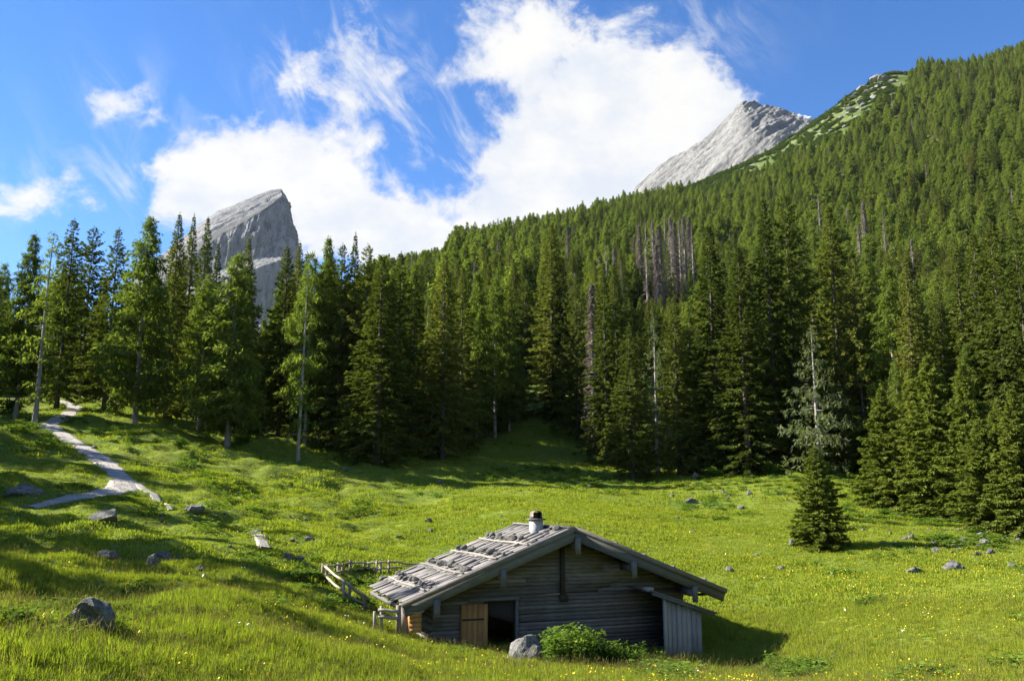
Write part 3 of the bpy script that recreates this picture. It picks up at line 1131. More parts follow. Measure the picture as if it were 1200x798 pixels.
# --- verge boards and purlin ends on the gable
for s in (-1, 1):
    def vp(x, y, dz):
        return (s * x, y, roofz(x) + dz)
    MB().beam(vp(0.0, -0.015, -0.20), vp(5.52, -0.015, -0.20), 0.05, 0.34).build('verge_board', M_beam, hut)
    MB().beam(vp(0.0, -0.065, 0.0), vp(5.60, -0.065, 0.0), 0.06, 0.15).build('verge_cap', M_wall, hut)
for x in (-4.55, -2.45, 0.08, 2.08, 4.35):
    MB().box((x, -0.07, roofz(x) - 0.52), (0.19, 0.05, 0.52), None, 0.006).build('purlin_board', M_beam, hut)
    MB().beam((x, -0.03, roofz(x) - 0.48), (x, 0.85, roofz(x) - 0.46), 0.17, 0.24).build('purlin_end', M_wall, hut)
MB().box((-0.12, WALL_Y - 0.09, 2.45), (0.15, 0.10, 1.75)).box((-0.10, WALL_Y - 0.11, 1.66), (0.26, 0.08, 0.22), None, 0.02).build('hanging_beam', M_dark, hut)
MB().beam((4.45, 0.45, 1.60), (5.78, 0.45, 1.62), 0.09, 0.08).build('eave_pole', M_dark, hut)
MB().tube([(-5.42, 0.0, 1.60), (-5.45, 2.4, 1.58), (-5.42, 5.0, 1.61)], 0.075, 8).build('eave_log', M_beam, hut, smooth=True)
MB().beam((-5.2, 0.05, 1.50), (-5.25, 4.9, 1.50), 0.22, 0.05, jitter=0.015).build('eave_board', M_roof, hut)
for yy in (0.4, 2.2, 4.0):
    MB().beam((-5.3, yy, 1.62), (-4.4, yy, 2.0), 0.12, 0.12).build('eave_bracket', M_wall, hut)

# --- chimney
ch = MB().box((0, 0, 0), (0.36, 0.36, 0.85), None, 0.01).build('chimney', M_plaster, hut)
ch.location = (-0.5, 2.0, 3.68)
MB().box((0, 0, 0.44), (0.50, 0.50, 0.05)).build('chimney_slab', M_stone, ch)
cap = MB()
N_ = 9
for i in range(N_):
    a0, a1 = math.pi * i / N_, math.pi * (i + 1) / N_
    p0, p1 = (0.16 * math.cos(a0), 0.12 * math.sin(a0)), (0.16 * math.cos(a1), 0.12 * math.sin(a1))
    cap.beam((p0[0], 0, 0.60 + p0[1]), (p1[0], 0, 0.60 + p1[1]), 0.32, 0.012)
cap.box((-0.16, 0, 0.53), (0.012, 0.32, 0.14)).box((0.16, 0, 0.53), (0.012, 0.32, 0.14)).box((0, 0.1, 0.56), (0.31, 0.012, 0.2))
cap.build('chimney_cap', M_tin, ch)

# --- lean-to closet at the right end of the gable
for k in range(7):
    w = 1.28 / 7
    x = 2.98 + (k + 0.5) * w
    zt = 1.64 - (x - 2.9) * 0.36
    o = MB().box((0, 0, 0), (w - 0.012, 0.03, zt + 0.9), None, 0.006).build('closet_plank', M_plank, hut)
    o.location = (x, -0.5 + random.uniform(-0.008, 0.008), (zt - 0.9) / 2)
MB().box((2.92, -0.50, 0.40), (0.10, 0.10, 2.5)).build('closet_post', M_pole, hut)
MB().box((4.24, 0.12, 0.1), (0.03, 1.2, 2.0)).build('closet_side', M_plank, hut)
MB().beam((2.3, 0.08, 1.94), (4.78, 0.08, 1.12), 1.5, 0.045, jitter=0.015).build('closet_roof', M_roof, hut)
MB().beam((2.4, -0.62, 1.84), (4.7, -0.62, 1.08), 0.05, 0.10).build('closet_verge', M_beam, hut)
MB().box((2.34, -0.45, 1.965), (0.2, 0.42, 0.09), None, 0.02).build('closet_lit_end', M_pole, hut)  # pale block standing in for the sunlit spot on the roof's left end


# ------------------------------------------------------------------ rocks
def rock_mesh(name, seed, mat, sub=3, rough=0.35, flat=0.7):
    bm = bmesh.new()
    bmesh.ops.create_icosphere(bm, subdivisions=sub, radius=0.5)
    P = np.array([v.co[:] for v in bm.verts])
    r = np.random.default_rng(seed)
    # cut by random planes: facetted limestone
    for _ in range(9):
        n = r.normal(size=3)
        n /= np.linalg.norm(n)
        d = r.uniform(0.27, 0.42)
        k = P @ n - d
        P = P - np.outer(np.maximum(k, 0) * 0.92, n)
    dsp = fbm(P[:, 0] * 3 + seed, P[:, 1] * 3, P[:, 2] * 3, seed, 4) * rough * 0.12
    P = P * (1 + dsp[:, None])
    P[:, 2] *= flat
    P[:, 2] -= P[:, 2].min() + 0.14 * np.ptp(P[:, 2])
    for v, p in zip(bm.verts, P):
        v.co = p
    me = bpy.data.meshes.new(name)
    bm.to_mesh(me)
    bm.free()
    me.materials.append(mat)
    return me


ROCKM = [rock_mesh('rock', 100 + k, M_rock, 4, 1.25, 0.75) for k in range(8)]
_pb = rock_mesh('rock', 131, M_rock, 3, 0.5, 0.85)          # a wedge that narrows to a point
for _v in _pb.vertices:
    _k = max(0.0, min(1.0, (_v.co.z + 0.1) / 0.62))
    _v.co.x = _v.co.x * (1 - 0.72 * _k) + 0.09 * _k
    _v.co.y *= 1 - 0.45 * _k
    _v.co.z *= 1.15
ROCKM.append(_pb)
STONEM = [rock_mesh('roof_stone', 300 + k, M_stone, 2, 0.5, 0.7) for k in range(6)]

ORD = 'first second third fourth fifth sixth seventh eighth ninth tenth eleventh twelfth thirteenth fourteenth fifteenth sixteenth seventeenth eighteenth nineteenth twentieth'.split()
ROWN = ['lowest', 'second lowest', 'third lowest', 'topmost']
hut_M = Matrix.Translation(Vector(HUT)) @ Matrix.Rotation(HA, 4, 'Z') @ Matrix.Scale(HSC, 4)
for row, e in enumerate(BAT):
    y = 0.25
    k = 0
    while y < 4.85:
        sz = random.uniform(0.20, 0.40)
        p = hut_M @ slope_pt(-1, e + 0.20 + random.uniform(-0.02, 0.10), y, 0.075)
        o = link('roof_stone', random.choice(STONEM), None, p)
        o.rotation_euler = (random.uniform(-.3, .3), -PHI * 0.8, random.uniform(0, 6.28))
        o.scale = (sz * random.uniform(0.8, 1.3), sz * random.uniform(0.8, 1.1), sz * random.uniform(0.55, 1.1))
        tag(o, '%s grey stone from the front edge in the %s stone row of the roof' % (ORD[min(k, 19)], ROWN[row]), 'stone', 'stones weighting the hut roof')
        y += sz * random.uniform(0.95, 1.9)
        k += 1
for (x, y, sz) in ((-0.35, 0.55, 0.34), (-0.3, 1.1, 0.22), (-0.6, 0.9, 0.2)):
    o = link('roof_stone', STONEM[2], None, hut_M @ Vector((x, y, roofz(x) + 0.07)))
    o.scale = (sz, sz, sz)
    o.rotation_euler = (0, 0, y * 7)
    tag(o, {0.34: 'biggest stone on the ridge right beside the chimney', 0.22: 'small stone on the ridge close to the chimney foot', 0.2: 'small stone just below the ridge beside the chimney'}[sz], 'stone', 'stones on the ridge')

# (px, base py, width px, height/width, yaw, mesh, label)
ROCKS = [
    (100, 739, 52, 0.62, 0.4, 0, 'big dark boulder alone in the tall grass of the near slope'),
    (614, 775, 42, 0.72, 0.9, 5, 'pale pointed boulder in front of the hut doorway'),
    (22, 582, 40, 0.42, 1.0, 2, 'long mossy grey rock beside the gravel path where it leaves the picture'),
    (121, 611, 34, 0.5, 3.0, 3, 'dark shaded rock below the bend of the gravel path'),
    (228, 602, 25, 0.55, 0.3, 4, 'grey rock by the thin worn track below the path'),
    (176, 664, 17, 1.0, 1.9, 5, 'dark upright rock at the rim of the near slope'),
    (188, 657, 22, 0.55, 2.2, 6, 'pale flat rock just behind the dark upright one'),
    (206, 659, 10, 0.8, 0.7, 7, 'small pale stone right of the flat rock at the slope rim'),
    (123, 657, 24, 0.55, 2.9, 1, 'low grey rock half hidden in grass above the near slope'),
    (299, 627, 20, 0.4, 0.1, 2, 'pale flat slab at the top of the short worn patch'),
    (336, 655, 17, 0.6, 1.5, 3, 'grey rock in the hollow left of the fence'),
    (351, 657, 12, 0.6, 0.9, 4, 'small dark rock beside the one left of the fence'),
    (360, 634, 14, 0.5, 2.5, 0, 'small dark stone on the slope above the fence'),
    (233, 668, 14, 0.5, 1.1, 5, 'low stone in the shade under the slope rim'),
    (110, 526, 9, 0.5, 1.1, 6, 'little pale stone right beside the upper gravel path'),
    (448, 680, 12, 0.5, 0.4, 7, 'pale rock inside the fenced corner behind the hut eave'),
    (502, 612, 10, 0.6, 0.4, 0, 'pale stone on the meadow above the fence, upper of two'),
    (503, 624, 10, 0.5, 1.4, 1, 'pale stone on the meadow above the fence, lower of two'),
    (1119, 668, 24, 0.5, 0.2, 2, 'pale wide rock on the open meadow right of the lone spruce shadow'),
    (1074, 672, 19, 0.5, 1.3, 3, 'grey rock on the open meadow below the lone spruce shadow'),
    (855, 671, 11, 0.8, 2.0, 4, 'small pinkish stone on the meadow just above the hut right eave'),
    (915, 667, 11, 0.5, 0.0, 5, 'small pale stone on the meadow between hut eave and lone spruce'),
    (888, 652, 9, 0.5, 0.8, 6, 'tiny flat stone on the meadow left below the lone spruce'),
    (930, 640, 9, 1.0, 1.6, 7, 'small pale stone at the left foot of the lone spruce'),
    (810, 590, 18, 0.4, 0.5, 0, 'pale flat rock under the forest edge above the hut ridge'),
    (787, 583, 8, 0.6, 1.2, 1, 'small pale stone left of the flat rock under the forest edge'),
    (878, 580, 8, 0.8, 2.4, 2, 'small pale stone below the big wide spruce pair'),
    (850, 579, 8, 0.6, 0.4, 3, 'small pale stone left under the big wide spruce pair'),
    (869, 597, 10, 0.6, 1.7, 4, 'pale stone in low herbs below the big spruce pair'),
    (913, 579, 9, 0.5, 0.1, 5, 'scattered pale stone left of the lone spruce top'),
    (817, 561, 12, 0.7, 0.6, 6, 'brownish rock right at the forest edge above the meadow'),
    (1098, 647, 10, 0.6, 0.9, 7, 'pale stone at the tip of the lone spruce shadow'),
    (1069, 632, 9, 0.7, 2.7, 0, 'pale stone just above the lone spruce shadow'),
    (1156, 640, 11, 0.8, 1.9, 1, 'pale stone in the rubble at the right edge, upper one'),
    (1162, 649, 10, 0.7, 0.2, 2, 'pale stone in the rubble at the right edge, lower one'),
    (1147, 651, 11, 0.5, 1.0, 3, 'flat pale stone left of the rubble pair'),
    (1130, 636, 9, 0.7, 2.2, 4, 'pale stone below the young spruces on the right'),
    (1187, 664, 10, 0.6, 0.4, 5, 'pale stone close to the right edge of the picture'),
    (1056, 602, 12, 0.6, 1.3, 6, 'reddish stone at the foot of the young spruces'),
    (1039, 595, 9, 0.6, 2.9, 7, 'reddish brown stone left of the young spruces foot'),
    (1151, 630, 13, 0.5, 0.2, 0, 'brown earthy rock in front of the rightmost young spruces'),
    (1100, 612, 8, 0.6, 0.2, 2, 'small stone tucked under the young spruces'),
    (1013, 622, 8, 0.5, 1.2, 3, 'tiny pale stone behind the lone spruce shadow'),
    (980, 772, 18, 0.25, 0.15, 2, 'flat pale slab in the grass right of the hut'),
    (905, 789, 12, 0.5, 0.15, 4, 'grey stone by the shadow in front of the closet'),
    (690, 571, 9, 0.5, 0.15, 5, 'small pale stone in the shaded hollow below the clearing'),
    (405, 551, 8, 0.6, 0.15, 6, 'tiny stone under the front left spruces'),
    (515, 566, 8, 0.6, 0.3, 1, 'pale stone on the shaded meadow left of the clearing'),
]
ROCK_AT = []
for ri, (px, py, w, hr, yaw, mi, lab) in enumerate(ROCKS):
    w = w * (1 if ri < 2 else 0.86)
    p = on_ground(px, py)
    dist = np.linalg.norm(p)
    s = w * dist / F
    ROCK_AT.append((p[0], p[1], s * 0.6))
    o = link('rock', ROCKM[mi], None, (p[0], p[1] + s * 0.25, p[2] - 0.05 * s))
    o.rotation_euler = (R(random.uniform(-6, 6)), R(random.uniform(-6, 6)), yaw)
    o.scale = (s * 1.12, s * 1.0, s * hr * 1.75)
    tag(o, lab, 'rock', 'rocks scattered on the pasture')

OUTL = ['left shoulder low', 'left shoulder', 'left of the top', 'just left of the summit', 'just right of the summit', 'right shoulder', 'under the summit', 'under the left shoulder', 'lower left flank', 'far down the left flank', 'middle of the flank', 'right middle of the flank', 'low on the left edge', 'low inside the left edge', 'lowest but one', 'under the right shoulder', 'lowest of all']
OUT = [(1003, 112, 9), (1010, 103, 10), (1018, 97, 12), (1027, 92, 13), (1036, 92, 12), (1045, 95, 9), (1030, 101, 10), (1019, 107, 11), (1008, 119, 10), (998, 127, 9), (1013, 122, 8), (1026, 113, 9), (985, 138, 8), (992, 147, 7), (976, 152, 7), (1038, 103, 8), (963, 158, 6), (1135, 92, 6), (1122, 101, 6)]
for i, (px, py, w) in enumerate(OUT):
    p = on_ground(px, py + 2, lo=500)
    s_ = w * np.linalg.norm(p) / F
    o = link('rock_outcrop', ROCKM[i % 8], None, (p[0], p[1] + s_ * 0.2, p[2] - 0.5))
    o.rotation_euler = (0.2, 0.1 * (i % 3), i * 1.7)
    o.scale = (s_ * 1.25, s_, s_ * 0.95)
    tag(o, 'pale rock outcrop on the scrubby spur, %s' % OUTL[i] if i < 17 else ['pale outcrop among trees right of the spur, lower one', 'pale outcrop among trees right of the spur, upper one'][i == 17], 'outcrop', 'rock outcrops on the spur')

# ------------------------------------------------------------------ fences and things beside the hut
def vert_from(px, py_base, py_top, p=None):
    p = on_ground(px, py_base) if p is None else p
    d = math.hypot(p[0], p[1])
    t = at_r(px, py_top, d)
    return p, max(t[2] - p[2], 0.3)


fence = None
posts = [(377, 681, 660), (396, 674, 659), (410, 671, 656), (427, 670, 657.5), (441, 671, 656.5), (455, 669, 656), (488, 668, 660)]
side = [(377, 681, 660), (403, 702.5, 680.5), (427, 716, 697)]


def bend(a, b, n=5, sag=0.03, seed=0):
    a, b = Vector(a), Vector(b)
    return [a.lerp(b, i / (n - 1)) + Vector((0, 0, sag * math.sin(i * 2.1 + seed))) for i in range(n)]


def fence_run(root, plist, p0, hs_scale=1.0, mats=(M_fence, M_frail), lean=0.04, skip_first=False):
    P = []
    for (px, pb, pt) in plist:
        p, h = vert_from(px, pb, pt)
        P.append((Vector(p) - Vector(p0), h * hs_scale))
    for i, (p, h) in enumerate(P):
        if skip_first and i == 0:
            continue
        for off in ((0.0, 0.0), (0.16, 0.05))[: 2 if i % 3 != 2 else 1]:
            l = Vector((random.uniform(-lean, lean), random.uniform(-lean, lean), 0))
            MB().tube([p + Vector((off[0] if isinstance(off, tuple) else 0, 0.1 if off[0] else 0, -0.35)), p + l + Vector((off[0], 0.1 if off[0] else 0, h * (1.0 if not off[0] else 0.92)))], [0.065, 0.05], 7).build('post', mats[0], root, smooth=True)
    for i in range(len(P) - 1):
        (a, ha), (b, hb) = P[i], P[i + 1]
        for fr in (0.82, 0.30):
            pa, pb_ = a + Vector((0.08, 0.05, ha * fr)), b + Vector((0.08, 0.05, hb * fr))
            ext = (pb_ - pa).normalized() * 0.12
            MB().tube(bend(pa - ext, pb_ + ext, 5, 0.025, i + fr), [0.048, 0.046, 0.044, 0.042, 0.036], 6).build('rail', mats[1], root, smooth=True)
    return P


p0 = on_ground(377, 681)
fence = empty('pole_fence', tuple(p0))
tag(fence, 'weathered pole fence running in an angle up to the left hut eave', 'fence')
fence_run(fence, posts, p0)
fence_run(fence, side, p0, skip_first=True)

g0 = hut_M @ Vector((-5.6, 0.35, 0))
gz = ground(np.array([g0.x]), np.array([g0.y]))[0]


def near_hut(px, py, lx_hint):
    """point above the ground in the vertical plane through the left hut corner, seen at px, py"""
    r = lx_hint
    return at_r(px, py, r)


rg = math.hypot(g0.x, g0.y) - 0.4
gate = empty('rail_gate', tuple(at_r(455, 733, rg)))
tag(gate, 'short bright two-rail gate between grass and hut eave', 'gate')
gw = Vector(gate.location)
for (px, pt, w) in ((439, 716, 0.05), (447, 710, 0.05), (467, 709, 0.085)):
    a, t = Vector(at_r(px, 742, rg)) - gw, Vector(at_r(px, pt, rg)) - gw
    MB().tube([a, t], [w, w * 0.85], 7).build('post', M_fence if w > 0.06 else M_pole, gate, smooth=True)
for (y0, y1) in ((714.5, 716), (722.5, 724)):
    a, t = Vector(at_r(443, y0, rg - 0.06)) - gw, Vector(at_r(467, y1, rg - 0.06)) - gw
    MB().tube(bend(a, t, 4, 0.01), 0.045, 7).build('rail', M_pole, gate, smooth=True)

lb0 = at_r(476, 742, rg + 0.25)
o = MB().beam((0, 0, 0), tuple(at_r(472, 712, rg + 0.45) - lb0), 0.26, 0.035, up=(0.3, -1, 0)).build('leaning_board', M_pole, None, loc=tuple(lb0))
tag(o, 'pale wide board leaning under the left hut eave', 'board')
cb = at_r(485, 741, rg + 0.3)
crate = empty('wooden_crate', tuple(cb), HA)
tag(crate, 'orange brown wooden box standing under the left hut eave', 'box')
for k in range(4):
    MB().box((0, -0.16, 0.08 + k * 0.135), (0.34, 0.02, 0.125), None, 0.004).build('plank', M_door, crate)
MB().box((-0.16, 0, 0.28), (0.02, 0.3, 0.55)).build('side_panel', M_door, crate)
MB().box((0.16, 0, 0.28), (0.02, 0.3, 0.55)).build('side_panel', M_door, crate)
MB().box((0, 0, 0.565), (0.38, 0.36, 0.025)).build('lid', M_pole, crate)
for k, (a, t) in enumerate([((468, 708), (497, 716)), ((476, 707), (500, 713)), ((473, 712), (489, 719))]):
    A, T = Vector(at_r(a[0], a[1], rg + 0.25)), Vector(at_r(t[0], t[1], rg + 0.35 + 0.1 * k))
    o = MB().tube(bend((0, 0, 0), tuple(T - A), 4, 0.012), 0.038, 6).build('slanting_pole', M_pole if k != 1 else M_frail, None, smooth=True, loc=tuple(A))
    tag(o, ['uppermost pale pole slanting down under the left eave', 'brown pole slanting behind the crate under the eave', 'short pale pole resting right on the crate lid'][k], 'pole')
# firewood stacked against the left part of the gable
for row in range(4):
    for k in range(5 - row % 2):
        p = hut_M @ Vector((-4.62 - k * 0.15, 0.55 + 0.03 * row, -0.18 + row * 0.16))
        o = MB().tube([(0, -0.2, 0), (0, 0.25, 0)], 0.07 + random.uniform(-0.012, 0.012), 7).build('firewood_log', M_door if (row + k) % 3 else M_frail, None, loc=tuple(p))
        o.rotation_euler = (R(random.uniform(-3, 3)), random.uniform(0, 3), HA + R(random.uniform(-6, 6)))
        tag(o, 'split firewood log under the left eave, %s from the hut corner in the %s layer' % (ORD[k], ('lowest', 'second', 'third', 'top')[row]), 'firewood', 'firewood under the eave')
#PART3
# ------------------------------------------------------------------ trees
M_spruce = leaf_mat('spruce_needles', (0.038, 0.054, 0.014), (0.100, 0.121, 0.027), (0.168, 0.172, 0.042), 0.38, 0.12)
M_young = leaf_mat('young_spruce_needles', (0.105, 0.132, 0.024), (0.138, 0.165, 0.032), (0.17, 0.188, 0.04), 0.42, 0.2)
M_larch = leaf_mat('larch_needles', (0.098, 0.132, 0.030), (0.135, 0.172, 0.038), (0.172, 0.20, 0.046), 0.55, 0.1)
M_gl = leaf_mat('grey_larch_needles', (0.10, 0.122, 0.06), (0.115, 0.138, 0.07), (0.13, 0.15, 0.08), 0.42, 0.2)
M_bush = leaf_mat('bush_leaves', (0.05, 0.10, 0.015), (0.075, 0.14, 0.018), (0.11, 0.17, 0.022), 0.4, 0.5)
M_scrub = leaf_mat('dwarf_pine', (0.045, 0.075, 0.018), (0.065, 0.095, 0.022), (0.085, 0.115, 0.026), 0.3, 0.03)
M_bark = bark_mat('spruce_bark', (0.045, 0.036, 0.03), (0.11, 0.09, 0.075), fade=0.12)
M_lbark = bark_mat('larch_bark', (0.14, 0.12, 0.105), (0.36, 0.33, 0.30))
M_dead = bark_mat('dead_wood', (0.18, 0.16, 0.15), (0.42, 0.385, 0.365))
M_twig = bark_mat('dead_twig', (0.16, 0.125, 0.115), (0.29, 0.235, 0.215))


class Cards:
    """a crown as thousands of small tilted needle sprays"""
    def __init__(s, seed):
        s.r = np.random.default_rng(seed)
        s.q = []

    def sprays(s, P, D, L, Wd):
        """P base (n,3), D unit direction (n,3), L length, Wd width: kite shaped blades"""
        n = len(P)
        rnd = s.r.normal(size=(n, 3))
        side = np.cross(D, rnd)
        side /= np.linalg.norm(side, axis=1, keepdims=True) + 1e-9
        L, Wd = np.broadcast_to(L, n)[:, None], np.broadcast_to(Wd, n)[:, None]
        a = P
        m = P + D * L * 0.45
        s.q.append(np.stack([a, m + side * Wd / 2, P + D * L, m - side * Wd / 2], 1))

    def mesh(s, name, mat):
        Q = np.concatenate(s.q)
        n = len(Q)
        return mesh_np(name, Q.reshape(-1, 3), np.arange(n * 4).reshape(n, 4), [mat])


def norm(v):
    return v / (np.linalg.norm(v, axis=-1, keepdims=True) + 1e-9)


def trunk_mesh(name, H, r0, mat, seed, bend_=0.15, stubs=0, n=8, top=1.0):
    rr = random.Random(seed)
    mb = MB()
    K = 9
    pts, rad = [], []
    bx, by = rr.uniform(-1, 1) * bend_, rr.uniform(-1, 1) * bend_
    for i in range(K):
        t = i / (K - 1)
        pts.append((bx * math.sin(t * 3) * t, by * math.sin(t * 2.4) * t, -0.6 + (H * top + 0.6) * t))
        rad.append(r0 * ((1 - t) ** 0.8 * 0.93 + 0.03) * (1.35 if i == 0 else 1))
    mb.tube(pts, rad, n, cap=False)
    for _ in range(stubs):
        t = rr.uniform(0.08, 0.75)
        a = rr.uniform(0, 6.28)
        l = rr.uniform(0.5, 1.7) * (1 - t * 0.4)
        z = H * t
        rb = r0 * (1 - t)
        mb.tube([(math.cos(a) * rb * 0.5, math.sin(a) * rb * 0.5, z), (math.cos(a) * l * 0.6, math.sin(a) * l * 0.6, z - 0.1 * l), (math.cos(a) * l, math.sin(a) * l, z - 0.05 * l)], [0.045, 0.03, 0.01], 4, cap=False)
    return mb.mesh(name, mat, smooth=True)


def spruce_crown(seed, H=22.0, Rm=2.9, skirt=0.04, dens=1.0, mat=None, taper=0.85, ragged=0.25, size=1.0, name='crown', droop=0.35, gap=0.12):
    c = Cards(seed)
    r = c.r
    zc = skirt * H
    lobes = r.uniform(0, 6.28, 3)
    while zc < H * 0.985:
        t = (zc - skirt * H) / (H * (1 - skirt))
        env = Rm * min(1.0, (1 - t) ** taper * 1.02) * (0.80 + 0.20 * min(1, t / 0.1))
        env *= 1 + 0.10 * math.sin(t * 23 + lobes[0]) + 0.07 * math.sin(t * 41 + lobes[1])
        nb = max(4, int(round((5.0 + 3.5 * (1 - t)) * dens ** 0.5)))
        a0 = r.uniform(0, 6.28)
        for k in range(nb):
            if r.random() < gap:
                continue
            az = a0 + 2 * math.pi * k / nb + r.normal() * 0.22
            L = env * (1 + r.normal() * ragged * 0.6) * (0.7 if r.random() < ragged * 0.4 else 1)
            L = max(L, 0.16)
            out = np.array([math.cos(az), math.sin(az), 0])
            tan = np.array([-math.sin(az), math.cos(az), 0])
            up0 = 0.45 * t - 0.05 + r.normal() * 0.06            # top branches rise, low ones hang
            dr = droop * (1.1 - 0.6 * t) + r.normal() * 0.05
            m = max(3, int((3 + L * 3.4) * dens / size ** 0.6))
            s = np.sqrt(r.uniform(0.0, 1.0, m))
            pz = zc + L * (up0 * s - dr * s ** 2 + 0.18 * s ** 4) + r.normal(size=m) * 0.05
            P = out * (L * s)[:, None] + np.stack([0 * s, 0 * s, pz], 1)
            for rep in range(3):
                sd = (-1, 1, 0)[rep]
                ang = sd * r.uniform(0.5, 1.1, m)
                D = out * np.cos(ang)[:, None] + tan * np.sin(ang)[:, None]
                D[:, 2] += (-0.30 + r.normal(size=m) * 0.18) if rep < 2 else (-0.75 + r.normal(size=m) * 0.3)
                l = (0.20 + 0.30 * L ** 0.6 * (1.15 - s * 0.5)) * size * r.uniform(0.7, 1.25, m)
                c.sprays(P, norm(D), l, l * r.uniform(0.20, 0.36, m))
        zc += (0.30 + 0.24 * (1 - t)) / dens ** 0.35 * r.uniform(0.75, 1.25)
    # leader
    P = np.stack([np.zeros(10), np.zeros(10), np.linspace(H * 0.955, H * 0.995, 10)], 1)
    D = norm(np.stack([r.normal(size=10) * 0.6, r.normal(size=10) * 0.6, np.full(10, 0.7)], 1))
    c.sprays(P, D, 0.4 * size, 0.1)
    return c.mesh(name, mat)


def larch_crown(seed, H=21.0, Rm=2.9, skirt=0.12, dens=1.0, mat=None, size=1.0, name='crown', sparse=0.2, side_bias=0.0):
    c = Cards(seed)
    r = c.r
    zc = skirt * H
    while zc < H * 0.985:
        t = (zc - skirt * H) / (H * (1 - skirt))
        env = Rm * (1 - t ** 1.5) ** 0.9 * (0.62 + 0.38 * min(1, t / 0.22)) + 0.15
        nb = int(round((3.2 + 1.8 * (1 - t))))
        a0 = r.uniform(0, 6.28)
        for k in range(nb):
            if r.random() < sparse:
                continue
            az = a0 + 2 * math.pi * k / nb + r.normal() * 0.35
            L = env * r.uniform(0.55, 1.2)
            out = np.array([math.cos(az), math.sin(az), 0])
            tan = np.array([-math.sin(az), math.cos(az), 0])
            up0 = 0.30 * t + 0.08 + r.normal() * 0.12
            m = max(4, int((4 + L * 5.2) * dens))
            s = r.uniform(0.12, 1.0, m) ** 0.8
            pz = zc + L * (up0 * s - 0.25 * s ** 2)
            lat = r.normal(size=m) * 0.16 * L * s
            P = out * (L * s)[:, None] + tan * lat[:, None] + np.stack([0 * s, 0 * s, pz + r.normal(size=m) * 0.08], 1)
            for rep in range(4):                       # hanging feathery twigs
                D = out * r.normal(0.25, 0.35, m)[:, None] + tan * r.normal(0, 0.45, m)[:, None]
                D[:, 2] += -0.75 + r.normal(size=m) * 0.35 + (0.9 if rep == 3 else 0)
                l = (0.30 + 0.10 * L) * size * r.uniform(0.6, 1.3, m)
                c.sprays(P + r.normal(size=(m, 3)) * 0.10, norm(D), l, l * r.uniform(0.16, 0.30, m))
        zc += (0.26 + 0.20 * (1 - t)) / dens ** 0.3 * r.uniform(0.7, 1.3)
    return c.mesh(name, mat)


def dead_branches(seed, H=22.0, Rm=1.9, name='branches', dens=1.0):
    r = random.Random(seed)
    V, T = [], []

    def spike(a, b, w):
        d = (b - a).normalized()
        s_ = d.cross(Vector((0.3, 0.2, 0.93))).normalized()
        u_ = d.cross(s_)
        k = len(V)
        for q in (s_, -0.5 * s_ + 0.87 * u_, -0.5 * s_ - 0.87 * u_):
            V.append(tuple(a + q * w))
        V.append(tuple(b))
        T.extend([[k, k + 1, k + 3], [k + 1, k + 2, k + 3], [k + 2, k, k + 3]])
    z = 0.12 * H
    while z < 0.98 * H:
        t = z / H
        for _ in range(int(6 * dens)):
            az = r.uniform(0, 6.28)
            L = Rm * (1.05 - t) ** 0.7 * r.uniform(0.5, 1.1)
            d = Vector((math.cos(az), math.sin(az), -0.25 - 0.25 * (1 - t) + r.uniform(-.1, .1)))
            a = Vector((0, 0, z + r.uniform(-.1, .1)))
            spike(a, a + d * L, 0.055)
            for k in range(5):
                f = r.uniform(0.3, 0.95)
                p = a + d * L * f
                e = Vector((r.uniform(-1, 1), r.uniform(-1, 1), -0.9)) * r.uniform(0.2, 0.5)
                spike(p, p + e, 0.034)
        z += 0.36 / dens * r.uniform(0.7, 1.3)
    return mesh_np(name, V, np.array(T), [M_twig])


H0 = 22.0
PROTO = {}
PROTO['spruce'] = [(trunk_mesh('trunk', H0, 0.30, M_bark, 11 + k), spruce_crown(20 + k, H0, 3.3 + 0.3 * (k % 3), (0.02, 0.04, 0.08, 0.02, 0.05, 0.13)[k], 1.45, M_spruce, (0.80, 0.95, 0.7, 0.85, 0.75, 0.62)[k], (0.22, 0.28, 0.42, 0.25, 0.3, 0.5)[k], size=0.74, droop=(0.35, 0.42, 0.3, 0.45, 0.38, 0.3)[k], gap=(0.1, 0.12, 0.22, 0.1, 0.15, 0.3)[k])) for k in range(6)]
PROTO['larch'] = [(trunk_mesh('trunk', H0, 0.24, M_lbark, 31 + k, 0.3, 10), larch_crown(40 + k, H0, 3.3 + 0.35 * (k % 3), (0.14, 0.09, 0.2, 0.25, 0.11)[k], 1.5, M_larch, sparse=(0.15, 0.2, 0.3, 0.3, 0.1)[k])) for k in range(5)]
PROTO['young'] = [(trunk_mesh('trunk', 10.0, 0.16, M_bark, 51 + k, 0.05), spruce_crown(60 + k, 10.0, 2.6, 0.012, 2.9, M_young, 0.75 + 0.1 * k, 0.3, 0.62, droop=0.28, gap=0.08)) for k in range(3)]
PROTO['dead'] = [(trunk_mesh('trunk', H0, 0.26, M_dead, 71 + k, 0.3, 14), dead_branches(75 + k, H0, 1.7, dens=(1.5, 0.8, 1.2)[k])) for k in range(3)]
PROTO['greylarch'] = [(trunk_mesh('trunk', 17.0, 0.26, M_dead, 81, 0.9, 18), larch_crown(82, 17.0, 3.6, 0.12, 0.62, M_gl, sparse=0.58))]
PROTO['bare_larch'] = [(trunk_mesh('trunk', H0, 0.22, M_lbark, 85 + k, 0.3, 30), larch_crown(87 + k, H0, 2.3, 0.12, 0.7, M_larch, sparse=0.55)) for k in range(2)]
PH = {'spruce': H0, 'larch': H0, 'young': 10.0, 'dead': H0, 'greylarch': 17.0, 'bare_larch': H0}
